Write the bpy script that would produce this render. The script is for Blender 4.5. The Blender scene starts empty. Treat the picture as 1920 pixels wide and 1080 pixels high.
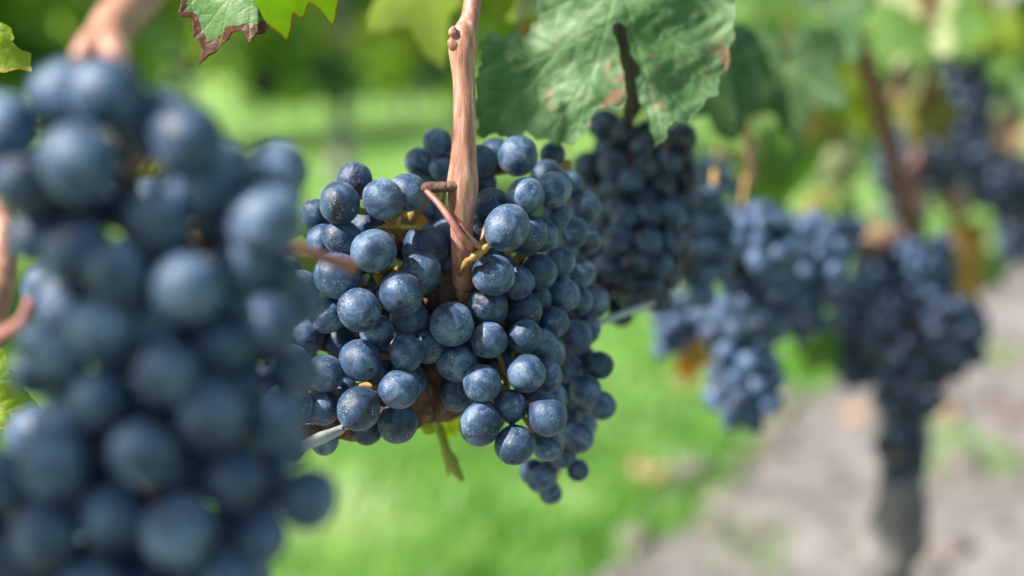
import bpy, math, random
import numpy as np
from mathutils import Vector, Matrix, Euler, noise
from mathutils.geometry import delaunay_2d_cdt
R = math.radians
S = bpy.context.scene
C = S.collection
rnd = random.Random(7)

# ---------------------------------------------------------------- camera
H = 0.75
PITCH = R(10.0)
FPX = 2666.67            # focal length in photograph pixels (50 mm on 36 mm, 1920 px)
cam_d = bpy.data.cameras.new('camera')
cam = bpy.data.objects.new('camera', cam_d); C.objects.link(cam)
cam.location = (0, 0, H)
cam.rotation_euler = (R(90) - PITCH, 0, 0)
cam_d.lens = 50; cam_d.sensor_width = 36
cam_d.clip_start = 0.02; cam_d.clip_end = 500
cam_d.dof.use_dof = True
cam_d.dof.focus_distance = 0.452
cam_d.dof.aperture_fstop = 4.15
S.camera = cam
CAMR = Euler((R(90) - PITCH, 0, 0)).to_matrix()
CAMR4 = CAMR.to_4x4()
CX = Vector((0, 0, H))

def at(px, py, d):
    """the point at depth d (metres along the view axis) seen at a photograph pixel"""
    return CX + CAMR @ Vector(((px - 960) / FPX * d, (540 - py) / FPX * d, -d))

def proj(p):
    v = CAMR.transposed() @ (Vector(p) - CX)
    d = -v.z
    if d < 0.02: return None
    return (960 + v.x / d * FPX, 540 - v.y / d * FPX, d)

# ---------------------------------------------------------------- world + sun
SUN_DIR = Vector((-0.66, -0.24, 0.70)).normalized()      # towards the sun
elev = math.asin(SUN_DIR.z)
w = bpy.data.worlds.new('World'); S.world = w; w.use_nodes = True
nt = w.node_tree
bg = nt.nodes['Background']
sky = nt.nodes.new('ShaderNodeTexSky'); sky.sky_type = 'NISHITA'; sky.sun_disc = False
sky.sun_elevation = elev
sky.sun_rotation = math.atan2(SUN_DIR.x, SUN_DIR.y)
sky.dust_density = 1.5
nt.links.new(sky.outputs[0], bg.inputs[0]); bg.inputs[1].default_value = 0.085
sl = bpy.data.lights.new('sun', 'SUN'); sl.energy = 4.6; sl.angle = R(1.5); sl.color = (1, 0.94, 0.84)
so = bpy.data.objects.new('sun', sl); C.objects.link(so)
so.rotation_euler = SUN_DIR.to_track_quat('Z', 'Y').to_euler()
S.view_settings.view_transform = 'Standard'; S.view_settings.look = 'None'
S.view_settings.exposure = 1.3; S.view_settings.gamma = 1
S.cycles.use_denoising = True
S.cycles.max_bounces = 6; S.cycles.transparent_max_bounces = 8
S.cycles.sample_clamp_indirect = 6

# ---------------------------------------------------------------- materials
class NT:
    def __init__(s, name):
        s.m = bpy.data.materials.new(name); s.m.use_nodes = True
        s.t = s.m.node_tree; s.t.nodes.clear()
        s.out = s.t.nodes.new('ShaderNodeOutputMaterial')
    def n(s, typ, **kw):
        nd = s.t.nodes.new(typ)
        for k, v in kw.items():
            if k in nd.inputs: nd.inputs[k].default_value = v
            else: setattr(nd, k, v)
        return nd
    def l(s, a, b): s.t.links.new(a, b)
    def noise(s, vec, scale, detail=3, rough=0.55, dist=0.0):
        nd = s.n('ShaderNodeTexNoise'); nd.inputs['Scale'].default_value = scale
        nd.inputs['Detail'].default_value = detail; nd.inputs['Roughness'].default_value = rough
        nd.inputs['Distortion'].default_value = dist
        if vec: s.l(vec, nd.inputs['Vector'])
        return nd.outputs['Fac']
    def ramp(s, fac, stops):
        nd = s.n('ShaderNodeValToRGB'); cr = nd.color_ramp
        while len(cr.elements) < len(stops): cr.elements.new(0.5)
        for e, (p, c) in zip(cr.elements, stops):
            e.position = p; e.color = (c if isinstance(c, (tuple, list)) else (c, c, c)) + ((1,) if isinstance(c, tuple) else ()) if isinstance(c, tuple) else (c, c, c, 1)
        s.l(fac, nd.inputs[0]); return nd.outputs[0]
    def mix(s, fac, a, b, mode='MIX'):
        nd = s.n('ShaderNodeMix'); nd.data_type = 'RGBA'; nd.blend_type = mode
        for v, i in ((fac, 0), (a, 6), (b, 7)):
            if isinstance(v, (int, float)): nd.inputs[i].default_value = v if i == 0 else (v, v, v, 1)
            elif isinstance(v, tuple): nd.inputs[i].default_value = v + (1,)
            else: s.l(v, nd.inputs[i])
        return nd.outputs[2]
    def math(s, op, a, b=0.0, clamp=False):
        nd = s.n('ShaderNodeMath'); nd.operation = op; nd.use_clamp = clamp
        for v, i in ((a, 0), (b, 1)):
            if isinstance(v, (int, float)): nd.inputs[i].default_value = v
            else: s.l(v, nd.inputs[i])
        return nd.outputs[0]
    def mapped(s, src, scale=(1, 1, 1), loc=None):
        nd = s.n('ShaderNodeMapping'); nd.inputs['Scale'].default_value = scale
        s.l(src, nd.inputs['Vector'])
        if loc is not None: s.l(loc, nd.inputs['Location'])
        return nd.outputs[0]
    def bump(s, h, strength, dist):
        nd = s.n('ShaderNodeBump'); nd.inputs['Strength'].default_value = strength
        nd.inputs['Distance'].default_value = dist; s.l(h, nd.inputs['Height']); return nd.outputs[0]

def grape_material(name, tone_shift=0.0, light=(0.142, 0.212, 0.345), mid=(0.030, 0.064, 0.145)):
    k = NT(name)
    tc = k.n('ShaderNodeTexCoord').outputs['Object']
    oi = k.n('ShaderNodeObjectInfo').outputs['Random']
    cb = k.n('ShaderNodeCombineXYZ'); off = k.math('MULTIPLY', oi, 91.0)
    k.l(off, cb.inputs[0]); k.l(k.math('MULTIPLY', oi, 37.0), cb.inputs[1]); k.l(off, cb.inputs[2])
    v = k.mapped(tc, loc=cb.outputs[0])
    big = k.noise(v, 0.9, 3, 0.6, 0.6)
    med = k.noise(v, 3.2, 5, 0.72, 1.2)
    fine = k.noise(v, 14, 4, 0.7)
    base = k.math('ADD', k.math('MULTIPLY', big, 0.72), k.math('MULTIPLY', med, 0.28))
    base = k.math('ADD', base, k.math('MULTIPLY', k.math('SUBTRACT', oi, 0.5), 0.14))
    base = k.math('ADD', base, tone_shift)
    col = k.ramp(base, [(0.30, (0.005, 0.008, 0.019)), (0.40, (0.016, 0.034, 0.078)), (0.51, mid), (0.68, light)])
    # rubbed-off dark patches with crisp ragged edges
    rub = k.math('ADD', k.math('MULTIPLY', k.noise(v, 1.7, 6, 0.75, 0.8), 0.8), k.math('MULTIPLY', fine, 0.2))
    rubm = k.ramp(rub, [(0.375, 1.0), (0.41, 0.0)])
    col = k.mix(k.math('MULTIPLY', rubm, 0.85), col, (0.007, 0.011, 0.022))
    # fine dusty speckle, gathered in patches
    vo = k.n('ShaderNodeTexVoronoi'); vo.inputs['Scale'].default_value = 11; k.l(v, vo.inputs['Vector'])
    spots = k.ramp(vo.outputs['Distance'], [(0.16, 1.0), (0.30, 0.0)])
    patch = k.ramp(k.noise(v, 1.5, 3, 0.6), [(0.545, 0.0), (0.60, 1.0)])
    sm = k.math('MULTIPLY', spots, patch)
    streak = k.ramp(k.noise(v, 7, 6, 0.8, 1.5), [(0.57, 0.0), (0.63, 1.0)])
    sm2 = k.math('MULTIPLY', streak, patch)
    tot = k.math('ADD', k.math('MULTIPLY', sm, 0.75), k.math('MULTIPLY', sm2, 0.60), True)
    col = k.mix(tot, col, (0.50, 0.56, 0.62))
    gr = k.ramp(fine, [(0.3, 0.84), (0.7, 1.12)])
    col = k.mix(1.0, col, gr, 'MULTIPLY')
    # the dark scar at the bottom of the berry (object -Z)
    sx = k.n('ShaderNodeSeparateXYZ'); k.l(tc, sx.inputs[0])
    scarm = k.math('GREATER_THAN', k.math('MULTIPLY', sx.outputs[2], -1.0), k.math('ADD', 1.044, k.math('MULTIPLY', k.math('GREATER_THAN', oi, 0.55), 0.1)))
    col = k.mix(scarm, col, (0.02, 0.012, 0.01))
    p = k.n('ShaderNodeBsdfPrincipled')
    k.l(col, p.inputs['Base Color'])
    rough = k.math('SUBTRACT', 0.44, k.math('MULTIPLY', rubm, 0.22))
    k.l(rough, p.inputs['Roughness'])
    p.inputs['Specular IOR Level'].default_value = 0.42
    p.inputs['Sheen Weight'].default_value = 0.10
    p.inputs['Sheen Roughness'].default_value = 0.45
    p.inputs['Sheen Tint'].default_value = (0.75, 0.85, 1, 1)
    hb = k.math('ADD', k.math('MULTIPLY', med, 0.5), k.math('MULTIPLY', tot, 0.8))
    k.l(k.bump(hb, 0.16, 0.03), p.inputs['Normal'])
    k.l(p.outputs[0], k.out.inputs[0])
    return k.m

def simple(name, cols, scale=30, rough=0.7, stretch=(1, 1, 1), bump=0.3, bdist=0.001, coords='Object', detail=5, spec=0.4):
    k = NT(name)
    tc = k.n('ShaderNodeTexCoord').outputs[coords]
    v = k.mapped(tc, stretch)
    f = k.noise(v, scale, detail, 0.65, 0.4)
    f2 = k.noise(v, scale * 4.3, 4, 0.6)
    ff = k.math('ADD', k.math('MULTIPLY', f, 0.75), k.math('MULTIPLY', f2, 0.25))
    n = len(cols)
    col = k.ramp(ff, [(0.30 + 0.40 * i / max(1, n - 1), c) for i, c in enumerate(cols)])
    p = k.n('ShaderNodeBsdfPrincipled'); k.l(col, p.inputs['Base Color'])
    p.inputs['Roughness'].default_value = rough; p.inputs['Specular IOR Level'].default_value = spec
    k.l(k.bump(ff, bump, bdist), p.inputs['Normal'])
    k.l(p.outputs[0], k.out.inputs[0]); return k.m

def leaf_material(name, top, top2, trans, edge_col=None, edge_w=0.08, vein=(0.30, 0.38, 0.16), spot=None, spot_amt=0.5,
                  tfac=0.45, rough=0.5, patch=None, nscale=40, vein_amt=0.75, edge_mask=0.5, tip=None):
    k = NT(name)
    tc = k.n('ShaderNodeTexCoord').outputs['Object']
    va = k.n('ShaderNodeAttribute', attribute_name='vein').outputs['Fac']
    ea = k.n('ShaderNodeAttribute', attribute_name='edge').outputs['Fac']
    f = k.noise(tc, nscale, 5, 0.65, 0.5)
    col = k.mix(k.ramp(f, [(0.38, 0.0), (0.62, 1.0)]), top, top2)
    if patch:
        col = k.mix(k.ramp(k.noise(tc, nscale * 0.7, 5, 0.7, 0.8), [(0.52, 0.0), (0.60, 0.85)]), col, patch)
    if spot:
        s1 = k.noise(tc, nscale * 2.9, 6, 0.72, 0.2)
        s1 = k.math('ADD', s1, k.math('MULTIPLY', k.math('SUBTRACT', k.noise(tc, nscale * 0.6, 2, 0.5), 0.5), 0.42))
        col = k.mix(k.ramp(s1, [(0.66 - 0.1 * spot_amt, 0.0), (0.70 - 0.1 * spot_amt, 0.95)]), col, spot)
    tcol = trans
    tint = k.mix(k.ramp(f, [(0.35, 0.0), (0.65, 1.0)]), trans, tuple(c * 0.7 for c in trans))
    if edge_col:
        nz = k.math('MULTIPLY', k.noise(tc, nscale * 1.3, 4, 0.65), edge_w * 1.6)
        em = k.math('SUBTRACT', nz, ea)
        mask = k.ramp(k.noise(tc, nscale * 0.35, 2, 0.5), [(edge_mask, 0.0), (edge_mask + 0.06, 1.0)])
        em = k.math('MULTIPLY', k.ramp(em, [(0.0, 0.0), (max(0.01, edge_w * 0.35), 1.0)]), mask)
        em = k.math('MULTIPLY', k.math('GREATER_THAN', em, 0.02), 0.9)
        if tip:
            sp_ = k.n('ShaderNodeSeparateXYZ'); k.l(tc, sp_.inputs[0])
            q_ = k.math('ADD', k.math('MULTIPLY', sp_.outputs[1], -30.0), k.math('MULTIPLY', k.noise(tc, nscale * 4, 5, 0.7), 0.3))
            em = k.math('MAXIMUM', em, k.ramp(q_, [(tip, 0.0), (tip + 0.08, 0.9)]))
        col = k.mix(em, col, edge_col)
        tint = k.mix(em, tint, tuple(min(1, c * 1.3) for c in edge_col))
    col = k.mix(k.math('MULTIPLY', va, vein_amt), col, vein)
    tint = k.mix(k.math('MULTIPLY', va, 0.5), tint, tuple(c * 1.2 for c in vein))
    p = k.n('ShaderNodeBsdfPrincipled'); k.l(col, p.inputs['Base Color'])
    p.inputs['Roughness'].default_value = rough; p.inputs['Specular IOR Level'].default_value = 0.5
    t = k.n('ShaderNodeBsdfTranslucent'); k.l(tint, t.inputs[0])
    ms = k.n('ShaderNodeMixShader'); ms.inputs[0].default_value = tfac
    hb = k.math('ADD', k.math('MULTIPLY', k.noise(tc, nscale * 6, 4, 0.65), 0.9), k.math('MULTIPLY', va, -0.3))
    b = k.bump(hb, 0.5, 0.0012); k.l(b, p.inputs['Normal'])
    k.l(p.outputs[0], ms.inputs[1]); k.l(t.outputs[0], ms.inputs[2]); k.l(ms.outputs[0], k.out.inputs[0])
    return k.m

M = {}
M['grape'] = grape_material('grape_skin')
M['grape_far'] = grape_material('grape_skin_blue', -0.01, light=(0.098, 0.165, 0.30), mid=(0.026, 0.060, 0.140))
M['grape_dark'] = grape_material('grape_skin_shaded_bunch', -0.10)  # darker skin copy: shade of the dim bunches is put into its colour
M['cane'] = simple('ripe_cane_bark', [(0.12, 0.04, 0.03), (0.38, 0.175, 0.13), (0.62, 0.38, 0.315)], 70, 0.42, (6, 6, 0.7), 0.6, 0.0008)
M['oldwood'] = simple('old_vine_bark', [(0.025, 0.014, 0.010), (0.12, 0.06, 0.045), (0.24, 0.15, 0.12)], 90, 0.85, (3, 3, 1), 0.9, 0.003)
M['trunk'] = simple('vine_trunk_bark', [(0.06, 0.055, 0.055), (0.15, 0.14, 0.135), (0.27, 0.25, 0.245)], 14, 0.9, (5, 5, 0.6), 0.9, 0.006)
M['peduncle'] = simple('pink_stalk', [(0.16, 0.045, 0.045), (0.30, 0.11, 0.10), (0.40, 0.21, 0.16)], 150, 0.45, (1, 1, 1), 0.3, 0.0005)
M['rachis'] = simple('green_orange_stalk', [(0.16, 0.17, 0.03), (0.32, 0.20, 0.06), (0.26, 0.09, 0.05)], 180, 0.5, (1, 1, 1), 0.3, 0.0005)
M['tendril'] = simple('dry_shoot', [(0.10, 0.20, 0.02), (0.20, 0.25, 0.03), (0.34, 0.14, 0.04)], 90, 0.6)
M['redcane'] = simple('red_brown_cane_bark', [(0.04, 0.014, 0.010), (0.15, 0.055, 0.036), (0.26, 0.12, 0.085)], 60, 0.5, (6, 6, 0.7), 0.6, 0.0008)
M['darkcane'] = simple('purple_brown_bark', [(0.012, 0.008, 0.009), (0.035, 0.022, 0.022), (0.07, 0.045, 0.042)], 60, 0.6)
M['wire'] = simple('galvanised_wire', [(0.22, 0.23, 0.25), (0.36, 0.38, 0.40), (0.5, 0.52, 0.54)], 120, 0.45, (1, 1, 1), 0.2, 0.0003)
GREEN_T = (0.26, 0.50, 0.02)
M['leaf_sharp'] = leaf_material('leaf_green_red_margin', (0.06, 0.19, 0.03), (0.20, 0.32, 0.16), (0.36, 0.58, 0.015),
                                edge_col=(0.15, 0.02, 0.028), edge_w=0.0034, vein=(0.24, 0.38, 0.12), tfac=0.45, nscale=60, edge_mask=0.50, tip=0.60, vein_amt=0.6)
M['leaf_plain'] = leaf_material('leaf_green_plain', (0.05, 0.18, 0.02), (0.12, 0.25, 0.06), (0.36, 0.58, 0.015), vein=(0.24, 0.38, 0.12), tfac=0.45, nscale=60, vein_amt=0.6)
M['leaf_glow'] = leaf_material('leaf_backlit_green', (0.07, 0.22, 0.02), (0.14, 0.28, 0.03), (0.46, 0.66, 0.015), edge_col=(0.40, 0.14, 0.03), edge_w=0.0006, vein=(0.25, 0.4, 0.05), tfac=0.68, edge_mask=0.52)  # brighter leaf copy: part of the backlight glow is put into its colour
M['leaf_spot'] = leaf_material('leaf_grey_green_spotted', (0.045, 0.130, 0.036), (0.13, 0.235, 0.10), (0.22, 0.42, 0.06), vein=(0.24, 0.36, 0.17),
                               spot=(0.40, 0.20, 0.14), spot_amt=0.35, tfac=0.32, rough=0.6, nscale=48, patch=(0.22, 0.33, 0.18), vein_amt=0.35)
M['leaf_yg'] = leaf_material('leaf_yellow_green', (0.22, 0.34, 0.02), (0.32, 0.42, 0.035), (0.60, 0.70, 0.015), edge_col=(0.45, 0.22, 0.03), edge_w=0.0007, tfac=0.6, edge_mask=0.52)
M['leaf_green'] = leaf_material('leaf_fresh_green', (0.07, 0.19, 0.02), (0.125, 0.26, 0.035), (0.38, 0.60, 0.02), tfac=0.42)
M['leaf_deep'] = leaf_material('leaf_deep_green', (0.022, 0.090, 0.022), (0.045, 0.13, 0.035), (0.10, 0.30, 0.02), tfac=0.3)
M['leaf_pale'] = leaf_material('leaf_pale_sunlit', (0.36, 0.44, 0.20), (0.48, 0.50, 0.30), (0.55, 0.6, 0.18), tfac=0.4)  # sunlit paleness put into the leaf colour
M['leaf_olive'] = leaf_material('leaf_olive_yellow', (0.24, 0.24, 0.03), (0.32, 0.28, 0.05), (0.5, 0.42, 0.03), tfac=0.45, spot=(0.3, 0.12, 0.05), spot_amt=0.3)
M['leaf_orange'] = leaf_material('leaf_orange_autumn', (0.62, 0.27, 0.03), (0.50, 0.36, 0.05), (0.8, 0.42, 0.03), tfac=0.5, patch=(0.34, 0.30, 0.05))
M['leaf_pink'] = leaf_material('leaf_pink_dry', (0.55, 0.27, 0.20), (0.52, 0.36, 0.22), (0.6, 0.3, 0.18), tfac=0.3)
M['leaf_brown'] = leaf_material('leaf_brown_fallen', (0.34, 0.17, 0.09), (0.44, 0.26, 0.15), (0.4, 0.2, 0.08), tfac=0.2)

# ---------------------------------------------------------------- object helpers
def new_mesh(name, verts, faces, mat, smooth=True, attrs=None):
    me = bpy.data.meshes.new(name)
    me.from_pydata([tuple(v) for v in verts], [], [tuple(f) for f in faces])
    if mat: me.materials.append(mat)
    if smooth: me.polygons.foreach_set('use_smooth', [True] * len(me.polygons))
    for k, vals in (attrs or {}).items():
        a = me.attributes.new(k, 'FLOAT', 'POINT'); a.data.foreach_set('value', np.asarray(vals, dtype=np.float32))
    me.update(); return me

def link(name, me, parent=None, loc=(0, 0, 0)):
    o = bpy.data.objects.new(name, me); C.objects.link(o); o.location = loc
    if parent is not None: o.parent = parent
    return o

def tag(o, label, cat, group=None):
    o['label'] = label; o['category'] = cat
    if group: o['group'] = group
    return o

def thing(name, label, cat, loc, group=None):
    o = bpy.data.objects.new(name, None); C.objects.link(o); o.location = loc; o.empty_display_size = 0.02
    return tag(o, label, cat, group)

class MB:
    def __init__(s): s.v = []; s.f = []
    def tube(s, pts, rad, seg=12, wob=0.0, sub=6, cap=True, knobs=(), wf=60.0):
        P = [Vector(p) for p in pts]
        rr = list(rad) if isinstance(rad, (list, tuple)) else [rad] * len(P)
        Q = []; RR = []
        n = len(P)
        for i in range(n - 1):
            p0 = P[max(i - 1, 0)]; p1 = P[i]; p2 = P[i + 1]; p3 = P[min(i + 2, n - 1)]
            for j in range(sub):
                t = j / sub
                q = 0.5 * ((2 * p1) + (p2 - p0) * t + (2 * p0 - 5 * p1 + 4 * p2 - p3) * t * t + (3 * p1 - p0 - 3 * p2 + p3) * t ** 3)
                Q.append(q); RR.append(rr[i] * (1 - t) + rr[i + 1] * t)
        Q.append(P[-1]); RR.append(rr[-1])
        base = len(s.v); up = Vector((0.31, 0.9, 0.27)).normalized()
        tot = len(Q)
        for i, q in enumerate(Q):
            t = (Q[min(i + 1, tot - 1)] - Q[max(i - 1, 0)]).normalized()
            a = t.cross(up).normalized(); b = t.cross(a).normalized()
            for k in range(seg):
                an = 2 * math.pi * k / seg
                d = a * math.cos(an) + b * math.sin(an)
                r = RR[i]
                for (kp, kr, kw) in knobs:
                    r += kr * math.exp(-((q - Vector(kp)).length / kw) ** 2)
                if wob: r *= 1 + wob * noise.noise((q + d * r) * wf)
                s.v.append(q + d * r)
        for i in range(tot - 1):
            for k in range(seg):
                a = base + i * seg + k; b = base + i * seg + (k + 1) % seg
                s.f.append((a, b, b + seg, a + seg))
        if cap:
            s.f.append(tuple(base + k for k in reversed(range(seg))))
            s.f.append(tuple(base + (tot - 1) * seg + k for k in range(seg)))
        return s
    def blob(s, c, r, seg=10, rings=7, nz=0.2, nf=60):
        c = Vector(c); rv = Vector(r) if isinstance(r, (tuple, list)) else Vector((r, r, r)); base = len(s.v)
        s.v.append(c + Vector((0, 0, rv.z)))
        for i in range(1, rings):
            th = math.pi * i / rings
            for k in range(seg):
                ph = 2 * math.pi * k / seg
                d = Vector((math.sin(th) * math.cos(ph), math.sin(th) * math.sin(ph), math.cos(th)))
                m = 1 + nz * noise.noise(c * 3.1 + d * nf * rv.x + c * nf)
                s.v.append(c + Vector((d.x * rv.x, d.y * rv.y, d.z * rv.z)) * m)
        s.v.append(c - Vector((0, 0, rv.z)))
        for k in range(seg):
            s.f.append((base, base + 1 + k, base + 1 + (k + 1) % seg))
        for i in range(rings - 2):
            for k in range(seg):
                a = base + 1 + i * seg + k; b = base + 1 + i * seg + (k + 1) % seg
                s.f.append((a, a + seg, b + seg, b))
        last = len(s.v) - 1; o = base + 1 + (rings - 2) * seg
        for k in range(seg): s.f.append((last, o + (k + 1) % seg, o + k))
        return s
    def build(s, name, mat, parent=None):
        loc = Vector((0, 0, 0))
        if parent is not None: 
            loc = parent.matrix_basis.translation
            vs = [v - loc for v in s.v]
        else: vs = s.v
        return link(name, new_mesh(name, vs, s.f, mat), parent)
    def alone(s, name, mat, label, cat, group=None):
        c = sum((Vector(v) for v in s.v), Vector()) / len(s.v)
        o = link(name, new_mesh(name, [v - c for v in s.v], s.f, mat), None, c)
        return tag(o, label, cat, group)

# ---------------------------------------------------------------- grapes
def berry_mesh(name, mat, seg, rings, seed, shrivel=0.0):
    v = []; f = []
    v.append(Vector((0, 0, 1.02)))
    def disp(d):
        m = 1 + 0.045 * noise.noise(d * 1.3 + Vector((seed * 5.1, 0, 0)))
        if shrivel: m += shrivel * (noise.noise(d * 2.2 + Vector((seed, 2, 0))) - 0.2) + shrivel * 0.4 * noise.noise(d * 6)
        if d.z < -0.97: m += 0.012 * (1 - (1 + d.z) / 0.03)          # stylar scar bump
        if d.z > 0.93: m -= 0.05 * ((d.z - 0.93) / 0.07)
        return m
    for i in range(1, rings):
        th = math.pi * i / rings
        for k in range(seg):
            ph = 2 * math.pi * k / seg
            d = Vector((math.sin(th) * math.cos(ph), math.sin(th) * math.sin(ph), math.cos(th)))
            m = disp(d); v.append(Vector((d.x * m, d.y * m, d.z * m * 1.04)))
    v[0] = Vector((0, 0, disp(Vector((0, 0, 1))) * 1.04)); v.append(Vector((0, 0, -1.04 * disp(Vector((0, 0, -1))))))
    for k in range(seg): f.append((0, 1 + k, 1 + (k + 1) % seg))
    for i in range(rings - 2):
        for k in range(seg):
            a = 1 + i * seg + k; b = 1 + i * seg + (k + 1) % seg
            f.append((a, a + seg, b + seg, b))
    last = len(v) - 1; o = 1 + (rings - 2) * seg
    for k in range(seg): f.append((last, o + (k + 1) % seg, o + k))
    return new_mesh(name, v, f, mat)

HI = [berry_mesh('grape', M['grape'], 40, 28, s) for s in range(4)]
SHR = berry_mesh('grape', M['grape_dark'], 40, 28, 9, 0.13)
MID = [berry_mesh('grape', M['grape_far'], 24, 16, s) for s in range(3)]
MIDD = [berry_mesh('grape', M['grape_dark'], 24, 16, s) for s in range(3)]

def put_grape(root, p, r, meshes, axis_from=None, rr=None):
    rr = rr or rnd
    o = link('grape', rr.choice(meshes) if isinstance(meshes, list) else meshes, root)
    o.location = p - root.location
    o.scale = (r * rr.uniform(0.95, 1.03), r * rr.uniform(0.95, 1.03), r * rr.uniform(.97, 1.05))
    if axis_from is not None:
        d = (axis_from - p)
        if d.length < 1e-5: d = Vector((0, 0, 1))
        d = d.normalized() + Vector((rr.uniform(-.9, .9), rr.uniform(-.9, .9), rr.uniform(-.6, .9)))
        q = d.to_track_quat('Z', 'Y')
        e = (q.to_matrix() @ Matrix.Rotation(rr.uniform(0, 6.28), 3, 'Z')).to_euler()
        o.rotation_euler = e
    return o

def stems(root, grapes, spine, mat_r, rach_r, ped_r=0.0009, name='stalk'):
    """spine = world points of the main stalk; a pedicel runs from it to each berry"""
    mb = MB(); mb.tube(spine, [rach_r * (1 - 0.5 * i / max(1, len(spine) - 1)) for i in range(len(spine))], 8, 0.25)
    SP = []
    for a, b in zip(spine[:-1], spine[1:]):
        for t in (0, 0.25, 0.5, 0.75): SP.append(Vector(a).lerp(Vector(b), t))
    for p, r in grapes:
        q = min(SP, key=lambda s_: (s_ + Vector((0, 0, 0.01)) - p).length)
        d = (q - p)
        if d.length < 1e-4: continue
        a = p + d.normalized() * r * 0.9
        m = a.lerp(q, 0.5) + Vector((0, 0, 0.003))
        mb.tube([a, m, q], [ped_r * 1.5, ped_r, ped_r * 1.3], 6, 0.1, 3)
    return mb.build(name, mat_r, root)

def traced_bunch(label, lst, d0, slope, step, meshes, spine, fillers=0, fill_box=None, special=(), shrink=0.93, group='grape bunches on the near vine row', seed=1, dmax=9, stalk_mat='rachis'):
    """lst: (px, py, pr, layer) berries; depth solved so berries rest against one another"""
    rr = random.Random(seed)
    G = []
    for (x, y, r, l) in lst:
        d = d0 + slope * (x - 700) + l * step + rr.uniform(-.001, .001)
        G.append([x, y, r, d])
    def P(g): return at(g[0], g[1], g[3])
    for it in range(60):
        moved = False
        for i in range(len(G)):
            for j in range(i + 1, len(G)):
                a, b = G[i], G[j]
                ra = a[2] * a[3] / FPX; rb = b[2] * b[3] / FPX
                pa, pb = P(a), P(b); L = (pa - pb).length; need = (ra + rb) * shrink
                if L < need:
                    lat = ((a[0] - b[0]) ** 2 + (a[1] - b[1]) ** 2) ** 0.5 * (a[3] + b[3]) / 2 / FPX
                    dz = math.sqrt(max(0, need * need - lat * lat)) - abs(a[3] - b[3])
                    if dz > 0:
                        (f, n) = (a, b) if (lst[i][3], a[3]) > (lst[j][3], b[3]) else (b, a)
                        if f[3] < n[3]: f[3], n[3] = f[3] + 0.0006, n[3] - 0.0003
                        f[3] += dz * 0.4; n[3] -= dz * 0.08; moved = True
        if not moved: break
    out = [(P(g), g[2] * g[3] / FPX) for g in G]
    c = sum((p for p, r in out), Vector()) / len(out)
    # hidden berries inside and behind
    tries = 0
    while fillers > 0 and tries < 6000:
        tries += 1
        x0, x1, y0, y1, da, db = fill_box
        x = rr.uniform(x0, x1); y = rr.uniform(y0, y1)
        d = rr.uniform(da, db); r = (0.0065 if db > .4 else .0068) * rr.uniform(0.9, 1.1)
        p = at(x, y, d)
        if all((p - q).length > (r + s) * 0.9 for q, s in out):
            # must sit behind a traced berry, seen from the camera
            pr = r / d * FPX
            if any(((x - g[0]) ** 2 + (y - g[1]) ** 2) ** 0.5 < g[2] + (0.15 if db > .4 else .45) * pr and d > g[3] for g in G):
                out.append((p, r)); fillers -= 1
    root = thing('grape_bunch', label, 'grape bunch', Vector(spine[0]), group)
    for i, (p, r) in enumerate(out):
        ax = min((Vector(s) for s in spine), key=lambda s: (s - p).length)
        put_grape(root, p, r, SHR if i in special else meshes, ax, rr)
    stems(root, out, spine, M[stalk_mat], 0.0022)
    return root, out

def volume_bunch(label, lobes, rad, n, meshes, spine, seed=1, group='grape bunches on the near vine row', over=0.74, skel=0.8, stalk_mat='rachis'):
    """lobes: (px, py, depth, half width px, half height px) ellipsoids packed with berries"""
    rr = random.Random(seed)
    L = []
    for (x, y, d, hx, hy) in lobes:
        c = at(x, y, d); hx *= 1.08; hy *= 1.05; L.append((c, hx * d / FPX - rad, hy * d / FPX - rad, (hx * d / FPX - rad) * 0.85))
    W = [max(a, .002) * max(b, .002) for _, a, b, _ in L]
    out = []; tries = 0
    while len(out) < n and tries < 25000:
        tries += 1
        c, a, b, e = rr.choices(L, W)[0]
        v = Vector((rr.gauss(0, 1), rr.gauss(0, 1), rr.gauss(0, 1))).normalized()
        if v.z < -0.25 and rr.random() < .8: v.z = -v.z
        k = rr.uniform(skel, 1.0)
        p = c + CAMR @ Vector((v.x * a * k, v.y * b * k, v.z * e * k))
        r = rad * rr.uniform(0.86, 1.1)
        if all((p - q).length > (r + s) * over for q, s in out): out.append((p, r))
    root = thing('grape_bunch', label, 'grape bunch', Vector(spine[0]), group)
    for p, r in out:
        ax = min((Vector(s) for s in spine), key=lambda s: (s - p).length)
        put_grape(root, p, r, meshes, ax, rr)
    stems(root, out, spine, M[stalk_mat], 0.002)
    return root, out

# sharp bunch, left of the cane
A = [(665,340,36,2),(637,381,40,0),(718,373,38,0),(765,361,36,1.2),(590,402,30,1.6),(690,425,31,2),(643,447,36,.6),(604,452,32,1.3),
 (700,470,42,-.4),(797,467,44,.9),(762,460,34,1.8),(838,448,38,2.2),(788,512,41,.2),(836,512,34,2),(633,517,44,0),(535,508,29,1),(563,541,35,.2),
 (753,550,43,-.3),(673,581,42,-.7),(615,590,35,.6),(768,600,38,1),(707,623,32,.8),(545,683,38,0),(610,700,35,-.1),(675,676,40,.1),(762,662,34,.4),
 (802,650,32,.9),(747,730,38,-.1),(673,766,42,-.5),(604,763,34,.4),(540,762,46,-.2),(745,794,38,1.6),(687,806,30,2),(609,828,26,1.8),(572,628,38,1.9),
 (640,640,36,2.2),(705,690,34,2.4),(808,560,34,2.2),(640,735,34,2.2),(575,590,34,2.2),(715,545,34,2.4),(740,640,34,2.6),(520,580,36,1.4),(505,640,36,1.0),(508,715,36,1.2)]
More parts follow.
